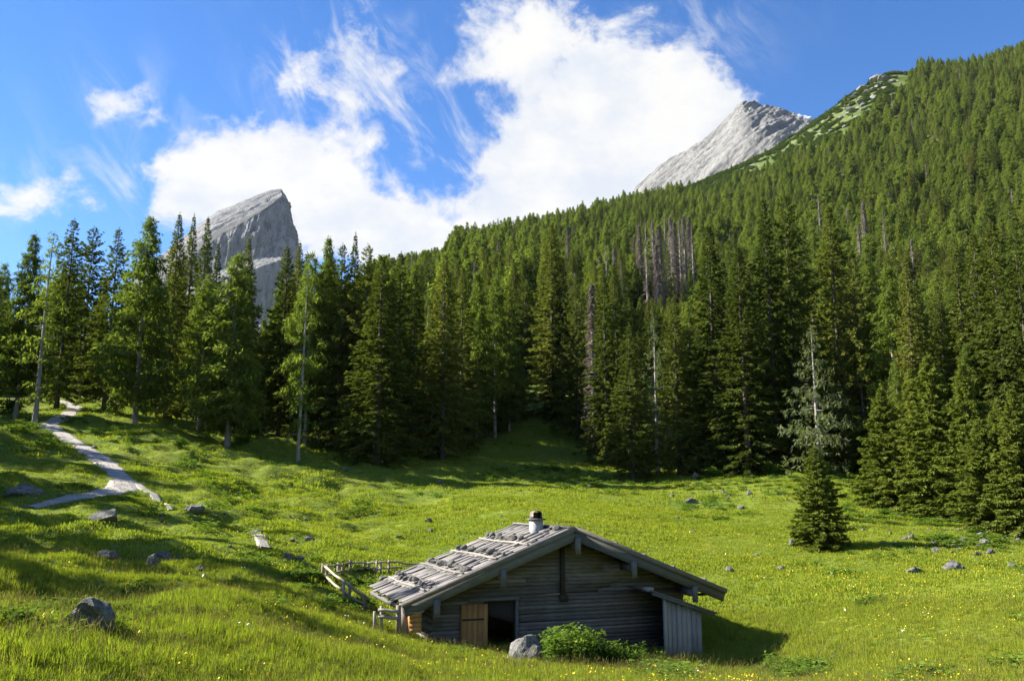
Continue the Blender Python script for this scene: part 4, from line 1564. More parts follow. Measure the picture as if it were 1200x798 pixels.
TREE_NAME = {'spruce': 'spruce_tree', 'larch': 'larch_tree', 'young': 'young_spruce_tree', 'dead': 'dead_spruce_tree', 'greylarch': 'grey_larch_tree', 'bare_larch': 'thin_larch_tree'}
TREE_CAT = {'spruce': 'spruce', 'larch': 'larch', 'young': 'young spruce', 'dead': 'dead tree', 'greylarch': 'larch', 'bare_larch': 'larch'}
CROWN_NAME = {'dead': 'branches'}
TREES = []                                      # x, y, z, height, kind, variant, width, label, group


def add_tree(x, y, z, h, kind, var, wid, label=None, group=None):
    TREES.append(dict(x=x, y=y, z=z, h=h, kind=kind, var=var % len(PROTO[kind]), w=wid, label=label, group=group))


# trees that can be told apart: px, base py, top py, kind, variant, width factor, label
HAND = [
    (41, 494, 266, 'bare_larch', 0, 1.25, 'slim larch with a pale forked trunk left of the gravel path'),
    (18, 490, 270, 'larch', 0, 1.0, 'feathery larch at the left edge behind the forked pale trunk'),
    (66, 478, 253, 'spruce', 2, 0.9, 'tall dark pointed spruce just left of the upper path'),
    (92, 468, 262, 'spruce', 5, 0.85, 'ragged spruce rising straight over the end of the path'),
    (121, 481, 264, 'spruce', 2, 0.8, 'narrow spruce with bare lower trunk right of the path'),
    (158, 496, 250, 'larch', 1, 1.2, 'broad light green larch in the left front row'),
    (193, 492, 246, 'spruce', 0, 0.8, 'first of the dark spruce trio left of the rocky peak'),
    (211, 490, 249, 'spruce', 1, 0.8, 'middle of the dark spruce trio left of the rocky peak'),
    (228, 492, 252, 'spruce', 3, 0.75, 'last of the dark spruce trio, touching the peak foot'),
    (243, 494, 282, 'spruce', 1, 0.7, 'lower dark spruce right of the dark trio'),
    (232, 507, 318, 'larch', 2, 1.0, 'small larch on a thin pale stem below the rocky peak'),
    (266, 525, 292, 'larch', 4, 1.25, 'large light green larch standing forward below the rocky peak'),
    (279, 508, 275, 'spruce', 0, 0.75, 'pointed spruce poking up in front of the rocky peak'),
    (303, 508, 372, 'larch', 1, 0.9, 'low larch in the gap under the rocky peak'),
    (326, 510, 284, 'spruce', 4, 0.8, 'dark spruce at the right flank of the rocky peak'),
    (341, 512, 281, 'spruce', 0, 0.8, 'dark twin spruce right of the rocky peak'),
    (349, 540, 300, 'bare_larch', 1, 0.9, 'thin larch on a long bare grey stem at the meadow edge'),
    (357, 522, 292, 'larch', 2, 0.9, 'pale larch right behind the long bare stem'),
    (376, 522, 276, 'larch', 0, 0.8, 'pale thin-topped larch standing against the white cloud'),
    (393, 528, 284, 'spruce', 2, 0.8, 'spruce between the pale larch and the wide front spruce'),
    (408, 532, 272, 'spruce', 1, 0.75, 'tallest slim spruce before the foot of the white cloud'),
    (424, 534, 285, 'spruce', 5, 0.75, 'ragged dark spruce just behind the wide yellowish front spruce'),
    (441, 545, 298, 'spruce', 3, 1.35, 'wide yellowish spruce in front, lowest branches on the meadow'),
    (464, 532, 295, 'spruce', 2, 0.9, 'dark spruce right behind the wide yellowish front spruce'),
    (482, 532, 318, 'spruce', 0, 1.0, 'dense dark spruce left of the broken pale trunk'),
    (498, 530, 330, 'bare_larch', 0, 0.6, 'thin pale bleached trunk among dark spruces left of centre'),
    (518, 538, 302, 'spruce', 4, 1.05, 'dark shaded spruce left of the grassy clearing, nearest meadow'),
    (540, 526, 310, 'spruce', 1, 0.9, 'shaded spruce in the dark row left of the clearing'),
    (558, 520, 318, 'larch', 0, 0.95, 'light larch above the dark row left of the clearing'),
    (580, 513, 322, 'larch', 3, 0.95, 'light larch at the left rim of the clearing'),
    (597, 505, 340, 'larch', 1, 0.8, 'small larch leaning over the clearing mouth'),
    (648, 492, 258, 'spruce', 0, 1.15, 'tall dark spruce standing in the middle of the clearing'),
    (661, 496, 300, 'spruce', 3, 0.9, 'second dark spruce close right of the clearing spruce'),
    (677, 515, 322, 'spruce', 2, 0.8, 'yellowish slim spruce at the right rim of the clearing'),
    (697, 540, 330, 'dead', 0, 1.2, 'dead grey spruce with bare branches at the clearing edge'),
    (712, 545, 305, 'spruce', 1, 0.85, 'dark spruce right behind the dead grey one'),
    (742, 562, 378, 'spruce', 4, 1.15, 'wide olive spruce standing forward right of the clearing'),
    (771, 558, 372, 'greylarch', 0, 0.9, 'greyish soft larch between two olive spruces'),
    (797, 556, 345, 'spruce', 1, 1.05, 'tall dark spruce left of the big wide pair'),
    (843, 553, 262, 'spruce', 3, 1.15, 'left tree of the big wide spruce pair on the meadow edge'),
    (878, 555, 285, 'spruce', 0, 1.15, 'right tree of the big wide spruce pair on the meadow edge'),
    (912, 548, 228, 'spruce', 1, 0.95, 'very tall spruce above the big wide pair'),
    (938, 545, 222, 'spruce', 5, 0.85, 'very tall ragged spruce left of the leaning grey larch'),
    (962, 566, 380, 'greylarch', 0, 1.15, 'grey half-bare larch with a white crooked trunk above the lone spruce'),
    (978, 545, 452, 'young', 1, 0.9, 'young yellowish spruce at the foot of the white crooked trunk'),
    (945, 548, 478, 'young', 2, 1.0, 'young spruce left of the white crooked trunk foot'),
    (992, 548, 235, 'spruce', 0, 1.1, 'tall broad spruce right of the grey half-bare larch'),
    (1018, 558, 300, 'spruce', 2, 0.9, 'dark spruce at the notch above the bright young spruces'),
    (962, 643, 522, 'young', 0, 1.1, 'lone spruce standing out on the open meadow'),
    (1043, 596, 452, 'young', 1, 1.05, 'leftmost of the young spruces on the right meadow edge'),
    (1062, 590, 418, 'larch', 2, 0.75, 'light larch among the young spruces on the right'),
    (1082, 600, 430, 'young', 2, 1.05, 'tall young spruce right of the light larch'),
    (1104, 606, 412, 'young', 0, 0.95, 'pointed young spruce in the middle of the right cluster'),
    (1120, 609, 470, 'young', 1, 1.0, 'short young spruce in the right cluster'),
    (1145, 612, 425, 'young', 2, 0.95, 'tall young spruce near the right end of the cluster'),
    (1160, 620, 488, 'young', 0, 1.1, 'broad young spruce in front at the right end of the cluster'),
    (1184, 622, 466, 'young', 1, 1.05, 'young spruce right of the broad front one'),
    (1203, 628, 455, 'young', 2, 1.1, 'young spruce cut by the right edge of the picture'),
    (1092, 575, 330, 'spruce', 0, 0.9, 'dark spruce rising behind the young cluster on the right'),
    (1120, 580, 330, 'spruce', 3, 0.95, 'olive spruce behind the middle of the young cluster'),
    (1148, 585, 285, 'spruce', 1, 1.0, 'very tall spruce near the right edge behind the young cluster'),
    (1172, 588, 265, 'spruce', 0, 1.0, 'tallest spruce at the right edge of the forest'),
    (1196, 592, 250, 'spruce', 4, 1.05, 'huge spruce cut by the right edge reaching towards the skyline'),
    (1225, 600, 265, 'spruce', 2, 1.0, 'huge spruce just outside the right edge of the picture'),
]
for (px, pb, pt, kind, var, wf, lab) in HAND:
    p = on_ground(px, pb, lo=8)
    h = vert_from(px, pb, pt, p)[1]
    add_tree(p[0], p[1], p[2], h, kind, var, wf * (1.0 if kind != 'young' else 1.0) * min(1.0, max(0.62, 20 / h)) ** 0.3, lab, 'trees that can be told apart at the forest edge')
HANDXY = np.array([(t['x'], t['y']) for t in TREES])

# dead trunks standing together on the slope
DEADC = [(752, 352, 262), (760, 362, 255), (768, 350, 258), (776, 366, 262), (783, 352, 250), (789, 345, 252), (794, 356, 258), (800, 348, 255), (805, 352, 250), (811, 342, 252), (815, 360, 262), (745, 350, 275),
         (772, 372, 285), (712, 380, 285), (704, 372, 300), (722, 366, 290), (730, 385, 305), (666, 330, 265), (1019, 318, 236), (1042, 322, 245), (1076, 352, 278), (1085, 350, 290), (965, 300, 226), (1012, 330, 262)]
DORD = 'first second third fourth fifth sixth seventh eighth ninth tenth eleventh twelfth thirteenth fourteenth fifteenth sixteenth seventeenth eighteenth'.split()


def dead_label(i):
    lo = i < 18
    grp = sorted([k for k in range(len(DEADC)) if (k < 18) == lo], key=lambda k: DEADC[k][0])
    return '%s bare dead trunk counted from the left %s' % (DORD[grp.index(i)], 'in the grey stand above the olive spruces' if lo else 'among green trees high on the right slope')


for i, (px, pb, pt) in enumerate(DEADC):
    p = on_ground(px, pb + 22, lo=60)
    h = vert_from(px, pb + 22, pt, p)[1]
    add_tree(p[0], p[1], p[2], h, 'dead', i, (1.25, 0.9, 1.1)[i % 3], dead_label(i), 'dead trunks on the slope' if i < 18 else 'dead trunks high on the right')

# trees left of the picture whose long shadows cross the near pasture
for (x, y, h, kd, v) in [(-31, 31, 19, 'spruce', 0), (-36, 36, 20, 'larch', 1), (-42, 43, 21, 'spruce', 3), (-47, 48, 19, 'larch', 0), (-52, 55, 22, 'spruce', 1), (-55, 62, 21, 'larch', 4), (-60, 69, 22, 'spruce', 0), (-62, 78, 22, 'spruce', 4), (-66, 86, 22, 'larch', 2), (-33, 27, 18, 'spruce', 4), (-44, 38, 23, 'spruce', 2), (-50, 51, 24, 'spruce', 0), (-43, 50, 18, 'larch', 2), (-58, 57, 24, 'spruce', 3), (-64, 65, 24, 'larch', 1), (-52, 66, 18, 'spruce', 1), (-70, 74, 24, 'spruce', 2), (-58, 82, 22, 'spruce', 3)]:
    add_tree(x, y, ground(x, y)[0], h, kd, v, 1.0, 'tree left of the picture that throws a long shadow on the pasture', 'shadow casting trees at the left')

# the forest behind: jittered lattice thinned by masks
TOPX = np.array([-400, 0, 60, 120, 165, 200, 240, 256, 275, 290, 303, 314, 324, 345, 380, 410, 440, 470, 520, 560])
TOPY = np.array([270, 272, 262, 268, 258, 252, 268, 290, 300, 345, 372, 362, 300, 290, 288, 284, 294, 296, 288, 200])


def fill(r0, r1, sp, seed):
    rg_ = np.random.default_rng(seed)
    n = int(2 * 0.78 * r1 / sp) + 2
    k = np.arange(-n, n)
    m = np.arange(0, int(r1 / sp) + 2)
    X, Y = np.meshgrid(k * sp, m * sp)
    X = X + (m % 2)[:, None] * sp / 2
    x = (X + rg_.uniform(-0.42, 0.42, X.shape) * sp).ravel()
    y = (Y + rg_.uniform(-0.42, 0.42, Y.shape) * sp).ravel()
    r = np.hypot(x, y)
    th = np.arctan2(x, y)
    ok = (r >= r0) & (r < r1) & (th > -0.72) & (th < 0.72)
    x, y, r = x[ok], y[ok], r[ok]
    z = ground(x, y)
    px, py = proj(x, y, z)
    fm = forest_mask(x, y, z)
    lim = np.interp(px, EDGE[:, 0], EDGE[:, 1])
    bm_ = bare_mask(x, y, z)
    keep = (fm > 0.6) & (lim - py > np.where(r < 150, 9, 3)) & (bm_ < rg_.uniform(0.25, 1.6, len(x)))
    keep &= ~((bm_ > 0.6) & (rg_.random(len(x)) < 0.80))
    # a few ragged gaps
    keep &= (noise3(x / 26, y / 26, 0, 91) > np.where(r < 300, -0.52, -0.85))
    d = np.min(np.hypot(x[:, None] - HANDXY[None, :, 0], y[:, None] - HANDXY[None, :, 1]), axis=1)
    keep &= d > 2.6
    return x[keep], y[keep], z[keep], r[keep], px[keep], py[keep], bm_[keep]


nfill = 0
for (r0, r1, sp, sd) in ((70, 150, 4.9, 1), (150, 300, 5.6, 2), (300, 600, 6.6, 3), (600, 1250, 9.6, 4)):
    x, y, z, r, px, py, bb = fill(r0, r1, sp, sd)
    rg_ = np.random.default_rng(50 + sd)
    mixn = noise3(x / 70, y / 70, 0, 93)
    for i in range(len(x)):
        far_t = sstep(r[i], 180, 420)
        pl = 0.30 + 0.40 * far_t + 0.22 * mixn[i]
        if px[i] < 430:
            pl = 0.45
        u = rg_.random()
        kind = 'larch' if u < pl else ('dead' if u > 0.975 else 'spruce')
        h = rg_.uniform(13, 25) if r[i] < 400 else rg_.uniform(11, 25)
        if rg_.random() < 0.12:
            h *= 0.6
        if bb[i] > 0.2:
            h *= rg_.uniform(0.25, 0.5)
        if 738 < px[i] < 822 and r[i] < 262:
            tp = proj(np.array([x[i]]), np.array([y[i]]), np.array([z[i] + h]))[1][0]
            lm = 346 + abs(rg_.normal()) * 12
            if tp < lm:
                h -= (lm - tp) * r[i] / F
                if h < 5:
                    continue
        if px[i] > 1030 and r[i] < 125:
            tp = proj(np.array([x[i]]), np.array([y[i]]), np.array([z[i] + h]))[1][0]
            lm = 285 + abs(rg_.normal()) * 25
            if tp < lm:
                h -= (lm - tp) * r[i] / F
                if h < 5:
                    continue
        if px[i] < 560:
            # keep the tree tops under the canopy line seen in the photo
            topz = z[i] + h
            tp = proj(np.array([x[i]]), np.array([y[i]]), np.array([topz]))[1][0]
            lim = np.interp(px[i], TOPX, TOPY) + abs(rg_.normal()) * 14
            if tp < lim:
                h = h - (lim - tp) * r[i] / F
                if h < 7:
                    continue
        if r[i] > 600:
            h *= 0.92
        kv = int(rg_.integers(0, len(PROTO[kind])))
        add_tree(x[i], y[i], z[i] - 0.15, h, kind, kv, rg_.uniform(0.72, 1.3))
        TREES[-1]['lean'] = rg_.normal() * 0.028
        nfill += 1
x, y, z, r, px, py, bb = fill(78, 190, 4.0, 9)
rg_ = np.random.default_rng(59)
for i in range(len(x)):
    if px[i] > 610 or r[i] < 88 or (50 < px[i] < 125 and r[i] < 118):
        continue
    add_tree(x[i], y[i], z[i] - 0.1, rg_.uniform(3, 8), 'young', int(rg_.integers(0, 3)), rg_.uniform(0.9, 1.4))
print('trees', len(TREES))

# individuals: the ones that show largest
for t in TREES:
    pb = proj(np.array([t['x']]), np.array([t['y']]), np.array([t['z']]))
    pt = proj(np.array([t['x']]), np.array([t['y']]), np.array([t['z'] + t['h']]))
    t['px'], t['pb'], t['pt'] = float(pb[0][0]), float(pb[1][0]), float(pt[1][0])
    inside = -25 < t['px'] < 1225 and t['pt'] < 798 and t['pb'] > 0
    t['size'] = (t['pb'] - t['pt']) if inside else 0
# what stands behind the front trees shows only its top: weigh by how far the top clears the trees in front
order = sorted(range(len(TREES)), key=lambda i: math.hypot(TREES[i]['x'], TREES[i]['y']))
clear = np.full(1300, 2000.0)                    # per photo column, the highest top so far
for i in order:
    t = TREES[i]
    r_ = math.hypot(t['x'], t['y'])
    half = int(max(1, 1.2 * t['w'] * t['h'] / 22 * F / r_))
    a, b_ = max(0, int(t['px']) - half + 40), min(1299, int(t['px']) + half + 40)
    if b_ <= a:
        t['show'] = 0
        continue
    t['show'] = float(np.mean(np.clip(np.minimum(clear[a:b_], t['pb']) - t['pt'], 0, None))) * min(1, t['size'])
    clear[a:b_] = np.minimum(clear[a:b_], t['pt'] + 0.15 * (t['pb'] - t['pt']))
named = [i for i, t in enumerate(TREES) if t['label']]
rest = sorted([i for i, t in enumerate(TREES) if not t['label'] and t['size'] > 0], key=lambda i: -TREES[i]['show'])
indiv = set(named + rest[:max(0, 290 - len(named))])


MARKS = [(15, 'the left edge'), (60, 'the forked pale trunk'), (100, 'the path end'), (160, 'the broad left larch'), (212, 'the dark spruce trio'), (266, 'the forward larch'), (305, 'the rocky peak gap'), (349, 'the long bare stem'),
         (395, 'the slim cloudward spruce'), (441, 'the wide yellowish spruce'), (497, 'the bleached trunk'), (540, 'the shaded dark row'), (590, 'the clearing rim'), (650, 'the clearing spruce'), (697, 'the dead grey spruce'),
         (742, 'the wide olive spruce'), (785, 'the dead trunk stand'), (843, 'the left pair spruce'), (880, 'the right pair spruce'), (925, 'the very tall spruces'), (965, 'the white crooked trunk'), (1018, 'the dark notch'),
         (1062, 'the light young larch'), (1104, 'the pointed young spruce'), (1155, 'the broad young spruce'), (1195, 'the right edge')]


def zone(t):
    kind = {'spruce': 'dark spruce', 'larch': 'light green larch', 'dead': 'bare dead spruce', 'young': 'small young spruce'}[t['kind']]
    mark = min(MARKS, key=lambda m: abs(m[0] - t['px']))[1]
    r_ = math.hypot(t['x'], t['y'])
    tier = 'close behind' if r_ < 115 else 'some rows behind' if r_ < 170 else 'well above' if r_ < 300 else 'high above' if r_ < 520 else 'near the skyline above'
    return kind, tier + ' ' + mark


_zones = {}
for i in indiv:
    if not TREES[i]['label']:
        _zones.setdefault(zone(TREES[i]), []).append(i)
_ORD = ['leftmost'] + [w + '-from-left' for w in ORD[1:]]
for (kind, where), ids in _zones.items():
    ids.sort(key=lambda i: TREES[i]['px'])
    for n_, i in enumerate(ids):
        TREES[i]['label'] = '%s %s' % (kind, where) if len(ids) == 1 else '%s %s %s' % (_ORD[min(n_, 19)], kind, where)
        TREES[i]['group'] = kind.replace('larch', 'larche') + 's of the forest'


def place_tree(t, i):
    kind = t['kind']
    s = t['h'] / PH[kind]
    wv = s * t['w']
    root = empty(TREE_NAME[kind], (t['x'], t['y'], t['z']), (i * 2.399) % 6.283, (wv, wv, s))
    tag(root, t['label'], TREE_CAT[kind], t['group'])
    tr, cr = PROTO[kind][t['var']]
    link('trunk', tr, root)
    link(CROWN_NAME.get(kind, 'crown'), cr, root)
    if t.get('lean'):
        root.rotation_euler[1] = t['lean']


for i in sorted(indiv):
    place_tree(TREES[i], i)


# ------------------------------------------------------------------ instanced masses
def instancer(name, pts, rot, scl, idx, protos, label=None, cat=None):
    """one object that carries many small copies: points with attributes and a geometry node group"""
    me = mesh_np(name, pts, [np.zeros((0, 3), int)], []) if False else bpy.data.meshes.new(name)
    me.vertices.add(len(pts))
    me.vertices.foreach_set('co', np.asarray(pts, dtype=np.float32).ravel())
    for an, tp, dat, key in (('rot', 'FLOAT_VECTOR', rot, 'vector'), ('scl', 'FLOAT_VECTOR', scl, 'vector'), ('idx', 'INT', idx, 'value')):
        a = me.attributes.new(an, tp, 'POINT')
        a.data.foreach_set(key, np.asarray(dat, dtype=np.int32 if tp == 'INT' else np.float32).ravel())
    o = link(name, me, kind='stuff')
    if label:
        o['label'] = label
        o['category'] = cat
    col = bpy.data.collections.new(name + '_source')
    for k, pm in enumerate(protos):
        po = bpy.data.objects.new('%s_source_%02d' % (name, k), pm)
        col.objects.link(po)
    ng = bpy.data.node_groups.new(name + '_scatter', 'GeometryNodeTree')
    ng.interface.new_socket('Geometry', in_out='INPUT', socket_type='NodeSocketGeometry')
    ng.interface.new_socket('Geometry', in_out='OUTPUT', socket_type='NodeSocketGeometry')
    gi, go = ng.nodes.new('NodeGroupInput'), ng.nodes.new('NodeGroupOutput')
    iop = ng.nodes.new('GeometryNodeInstanceOnPoints')
    ci = ng.nodes.new('GeometryNodeCollectionInfo')
    ci.inputs['Collection'].default_value = col
    ci.inputs['Separate Children'].default_value = True
    ci.inputs['Reset Children'].default_value = True
    ng.links.new(gi.outputs[0], iop.inputs['Points'])
    ng.links.new(ci.outputs[0], iop.inputs['Instance'])
    iop.inputs['Pick Instance'].default_value = True

    def attr(an, dt):
        nd = ng.nodes.new('GeometryNodeInputNamedAttribute')
        nd.data_type = dt
        nd.inputs['Name'].default_value = an
        return [s_ for s_ in nd.outputs if s_.enabled][0]
    ng.links.new(attr('idx', 'INT'), iop.inputs['Instance Index'])
    e2r = ng.nodes.new('FunctionNodeEulerToRotation')
    ng.links.new(attr('rot', 'FLOAT_VECTOR'), e2r.inputs[0])
    ng.links.new(e2r.outputs[0], iop.inputs['Rotation'])
    ng.links.new(attr('scl', 'FLOAT_VECTOR'), iop.inputs['Scale'])
    ng.links.new(iop.outputs[0], go.inputs[0])
    md = o.modifiers.new('scatter', 'NODES')
    md.node_group = ng
    return o


def join_mesh(name, meshes):
    V, Fs, MI, mats = [], [], [], []
    off = 0
    for me in meshes:
        n = len(me.vertices)
        co = np.empty(n * 3, dtype=np.float32)
        me.vertices.foreach_get('co', co)
        V.append(co.reshape(-1, 3))
        for p in me.polygons:
            Fs.append([v + off for v in p.vertices])
            MI.append(len(mats))
        mats.append(me.materials[0])
        off += n
    me = bpy.data.meshes.new(name)
    me.from_pydata(np.concatenate(V).tolist(), [], Fs)
    for m in mats:
        me.materials.append(m)
    me.polygons.foreach_set('material_index', MI)
    return me


# lighter copies of the trees for the far slope: fewer, larger sprays
FAR = []
FARI = {}
for kind, gens in (('spruce', [(lambda k: spruce_crown(220 + k, H0, 3.4 + 0.3 * (k % 3), 0.04, 0.6, M_spruce, 0.75 + 0.08 * (k % 3), 0.3, 1.5)) for _ in range(4)]),
                   ('larch', [(lambda k: larch_crown(240 + k, H0, 5.0, 0.05, 0.55, M_larch, size=2.0, sparse=0.15)) for _ in range(4)])):
    for k, g in enumerate(gens):
        FARI.setdefault(kind, []).append(len(FAR))
        FAR.append(join_mesh('far_tree', [PROTO[kind][k][0], g(k)]))
for k in range(2):
    FARI.setdefault('dead', []).append(len(FAR))
    FAR.append(join_mesh('far_tree', [PROTO['dead'][k][0], PROTO['dead'][k][1]]))
NEARI = {}
for kind in ('spruce', 'larch', 'young'):
    for k in range(len(PROTO[kind])):
        NEARI.setdefault(kind, []).append(len(FAR))
        FAR.append(join_mesh('far_tree', list(PROTO[kind][k])))
FARI['young'] = NEARI['young']
pts, rot, scl, idx = [], [], [], []
for i, t in enumerate(TREES):
    if i in indiv:
        continue
    r_ = math.hypot(t['x'], t['y'])
    tab = NEARI if (r_ < 170 and t['kind'] in NEARI) else FARI
    k = tab[t['kind']]
    pts.append((t['x'], t['y'], t['z']))
    rot.append((t.get('lean', 0.0), t.get('lean', 0.0) * 0.7, (i * 2.399) % 6.283))
    s = t['h'] / PH[t['kind']]
    scl.append((s * t['w'] * 1.05, s * t['w'] * 1.05, s))
    idx.append(k[t['var'] % len(k)])
instancer('forest', pts, rot, scl, idx, FAR)
print('individual', len(indiv), 'mass', len(pts))

# dwarf pine scrub along the spur and undergrowth under the forest edge
bc = Cards(5)
for q in range(14):
    c0 = np.array([bc.r.normal() * 0.45, bc.r.normal() * 0.45, 0.35 + bc.r.uniform(0, 0.5)])
    n_ = 60
    D = norm(bc.r.normal(size=(n_, 3)) + np.array([0, 0, 0.3]))
    bc.sprays(c0 + D * bc.r.uniform(0.1, 0.42, (n_, 1)), norm(D + bc.r.normal(size=(n_, 3)) * 0.7), bc.r.uniform(0.14, 0.28, n_), bc.r.uniform(0.08, 0.14, n_))
ME_bush = bc.mesh('bush', M_bush)
bc2 = Cards(6)
bc2.q = [q.copy() for q in bc.q]
ME_scrub = bc2.mesh('scrub', M_scrub)
rgb = np.random.default_rng(17)
x = rgb.uniform(60, 620, 60000)
y = rgb.uniform(560, 1200, 60000)
z = ground(x, y)
bb = bare_mask(x, y, z)
px, py = proj(x, y, z)
keep = (bb > 0.15) & (px > 700) & (px < 1090) & (noise3(x / 16, y / 16, 0, 95) + 0.9 * noise3(x / 6, y / 6, 0, 96) > np.where(px < 880, -0.3, 0.22))
x, y, z = x[keep][:5000], y[keep][:5000], z[keep][:5000]
n_ = len(x)
sc = rgb.uniform(1.3, 3.0, n_)
instancer('mountain_pine_scrub', np.stack([x, y, z], 1), np.stack([0 * x, 0 * x, rgb.uniform(0, 6.28, n_)], 1), np.stack([sc * 1.3, sc * 1.3, sc * 0.8], 1), np.zeros(n_, int), [ME_scrub])
print('scrub', n_)

BUSHES = [(985, 515, 26, 'bright green bush at the meadow rim right of the white crooked trunk'), (1022, 532, 24, 'bright green bush in the notch left of the young spruces'), (1003, 552, 18, 'low bright bush just behind the lone spruce top'),
          (14, 484, 26, 'leafy bush at the left edge beside the forked pale trunk'), (212, 524, 16, 'low bush under the dark spruce trio'), (283, 522, 18, 'yellow green bush right of the large forward larch'),
          (596, 402, 18, 'light bush at the upper left rim of the clearing'), (622, 392, 18, 'light bush at the very top of the clearing'), (838, 560, 20, 'low bush at the foot of the big wide spruce pair'), (905, 556, 22, 'low bush right of the big wide spruce pair')]
for (px, pb, w, lab) in BUSHES:
    p = on_ground(px, pb, lo=20)
    s = w * np.linalg.norm(p) / F / 1.9
    root = empty('bush', tuple(p), px * 0.37, (s, s, s * 0.95))
    tag(root, lab, 'bush', 'bushes at the forest edge')
    link('foliage', ME_bush, root)
for (px, pb, l, lab) in [(895, 362, 14, 'pale fallen log on the slope left of the tall spruces'), (958, 366, 12, 'short pale fallen log between two tall spruces'), (1040, 371, 18, 'pale fallen log on the slope right of the tall spruces')]:
    p = on_ground(px, pb + 6, lo=60)
    L = l * np.linalg.norm(p) / F
    o = MB().tube([(-L / 2, 0, 0.9), (0, 0.2, 1.0), (L / 2, 0.1, 0.85)], [0.5, 0.42, 0.3], 8).build('fallen_log', M_dead, None, smooth=True, loc=tuple(p))
    tag(o, lab, 'log', 'fallen logs on the slope')

# ------------------------------------------------------------------ grass, herbs and flowers
M_grass = leaf_mat('grass_blades', (0.16, 0.215, 0.03), (0.235, 0.275, 0.034), (0.31, 0.305, 0.045), 0.45, 0.16, spread=0.6)
M_weed = leaf_mat('herb_leaves', (0.075, 0.13, 0.022), (0.11, 0.175, 0.028), (0.15, 0.20, 0.034), 0.42, 0.5)
M_seed = leaf_mat('seed_heads', (0.17, 0.14, 0.06), (0.24, 0.20, 0.09), (0.28, 0.24, 0.12), 0.3, 0.5)
M_yel, _b = mat_new('buttercup')
finish(_b, principled(_b, (0.72, 0.53, 0.01), 0.6))
M_wht, _b = mat_new('white_umbel')
finish(_b, principled(_b, (0.72, 0.73, 0.66), 0.8))


def tuft(name, seed, n, rad, h0, h1, w, lean=0.5, seeds=0):
    r = np.random.default_rng(seed)
    V, T, MI = [], [], []
    for i in range(n):
        a, d = r.uniform(0, 6.28), rad * math.sqrt(r.random())
        bx, by = d * math.cos(a), d * math.sin(a)
        h = r.uniform(h0, h1)
        la, ln = r.uniform(0, 6.28), lean * r.random() * h
        dx, dy = math.cos(la), math.sin(la)
        sx, sy = -dy * w / 2, dx * w / 2
        k = len(V)
        V += [(bx - sx, by - sy, -0.03), (bx + sx, by + sy, -0.03), (bx + dx * ln * 0.35 - sx * 0.8, by + dy * ln * 0.35 - sy * 0.8, h * 0.6), (bx + dx * ln * 0.35 + sx * 0.8, by + dy * ln * 0.35 + sy * 0.8, h * 0.6), (bx + dx * ln, by + dy * ln, h)]
        T += [[k, k + 1, k + 3], [k, k + 3, k + 2], [k + 2, k + 3, k + 4]]
        MI += [0, 0, 0]
    for i in range(seeds):
        a, d = r.uniform(0, 6.28), rad * math.sqrt(r.random())
        bx, by, h = d * math.cos(a), d * math.sin(a), r.uniform(h1 * 1.05, h1 * 1.5)
        lx, ly = r.normal() * 0.06, r.normal() * 0.06
        for ang in (0, 1.57):
            cx, cy = math.cos(ang) * w * 0.5, math.sin(ang) * w * 0.5
            k = len(V)
            V += [(bx, by, 0), (bx + lx - cx * 0.3, by + ly - cy * 0.3, h * 0.75), (bx + lx + cx * 0.3, by + ly + cy * 0.3, h * 0.75), (bx + lx * 1.3 - cx, by + ly * 1.3 - cy, h * 0.88), (bx + lx * 1.3 + cx, by + ly * 1.3 + cy, h * 0.88), (bx + lx * 1.6, by + ly * 1.6, h)]
            T += [[k, k + 1, k + 2], [k + 1, k + 2, k + 4], [k + 1, k + 4, k + 3], [k + 3, k + 4, k + 5]]
            MI += [1, 1, 1, 1]
    return mesh_np(name, V, np.array(T), [M_grass, M_seed], MI)


def herb(name, seed, n, rad, h, l, w, mat, up=0.5):
    """broad leaves on short stalks"""
    r = np.random.default_rng(seed)
    V, Q = [], []
    for i in range(n):
        a, d = r.uniform(0, 6.28), rad * math.sqrt(r.random())
        b0 = np.array([d * math.cos(a), d * math.sin(a), h * r.uniform(0.25, 1.0)])
        az = r.uniform(0, 6.28)
        D = np.array([math.cos(az), math.sin(az), r.uniform(-0.3, up)])
        D /= np.linalg.norm(D)
        sd = np.array([-math.sin(az), math.cos(az), r.normal() * 0.3])
        ll, ww = l * r.uniform(0.6, 1.3), w * r.uniform(0.6, 1.3)
        dn = np.array([0, 0, -0.18 * ll])
        k = len(V)
        V += [b0, b0 + D * ll * 0.5 + sd * ww / 2, b0 + D * ll + dn, b0 + D * ll * 0.5 - sd * ww / 2]
        Q.append([k, k + 1, k + 2, k + 3])
        if i % 2 == 0:
            k = len(V)
            V += [np.array([b0[0] * 0.7, b0[1] * 0.7, -0.03]), np.array([b0[0] * 0.7 + 0.012, b0[1] * 0.7, -0.03]), b0 + np.array([0.006, 0, 0]), b0]
            Q.append([k, k + 1, k + 2, k + 3])
    return mesh_np(name, V, np.array(Q), [mat])


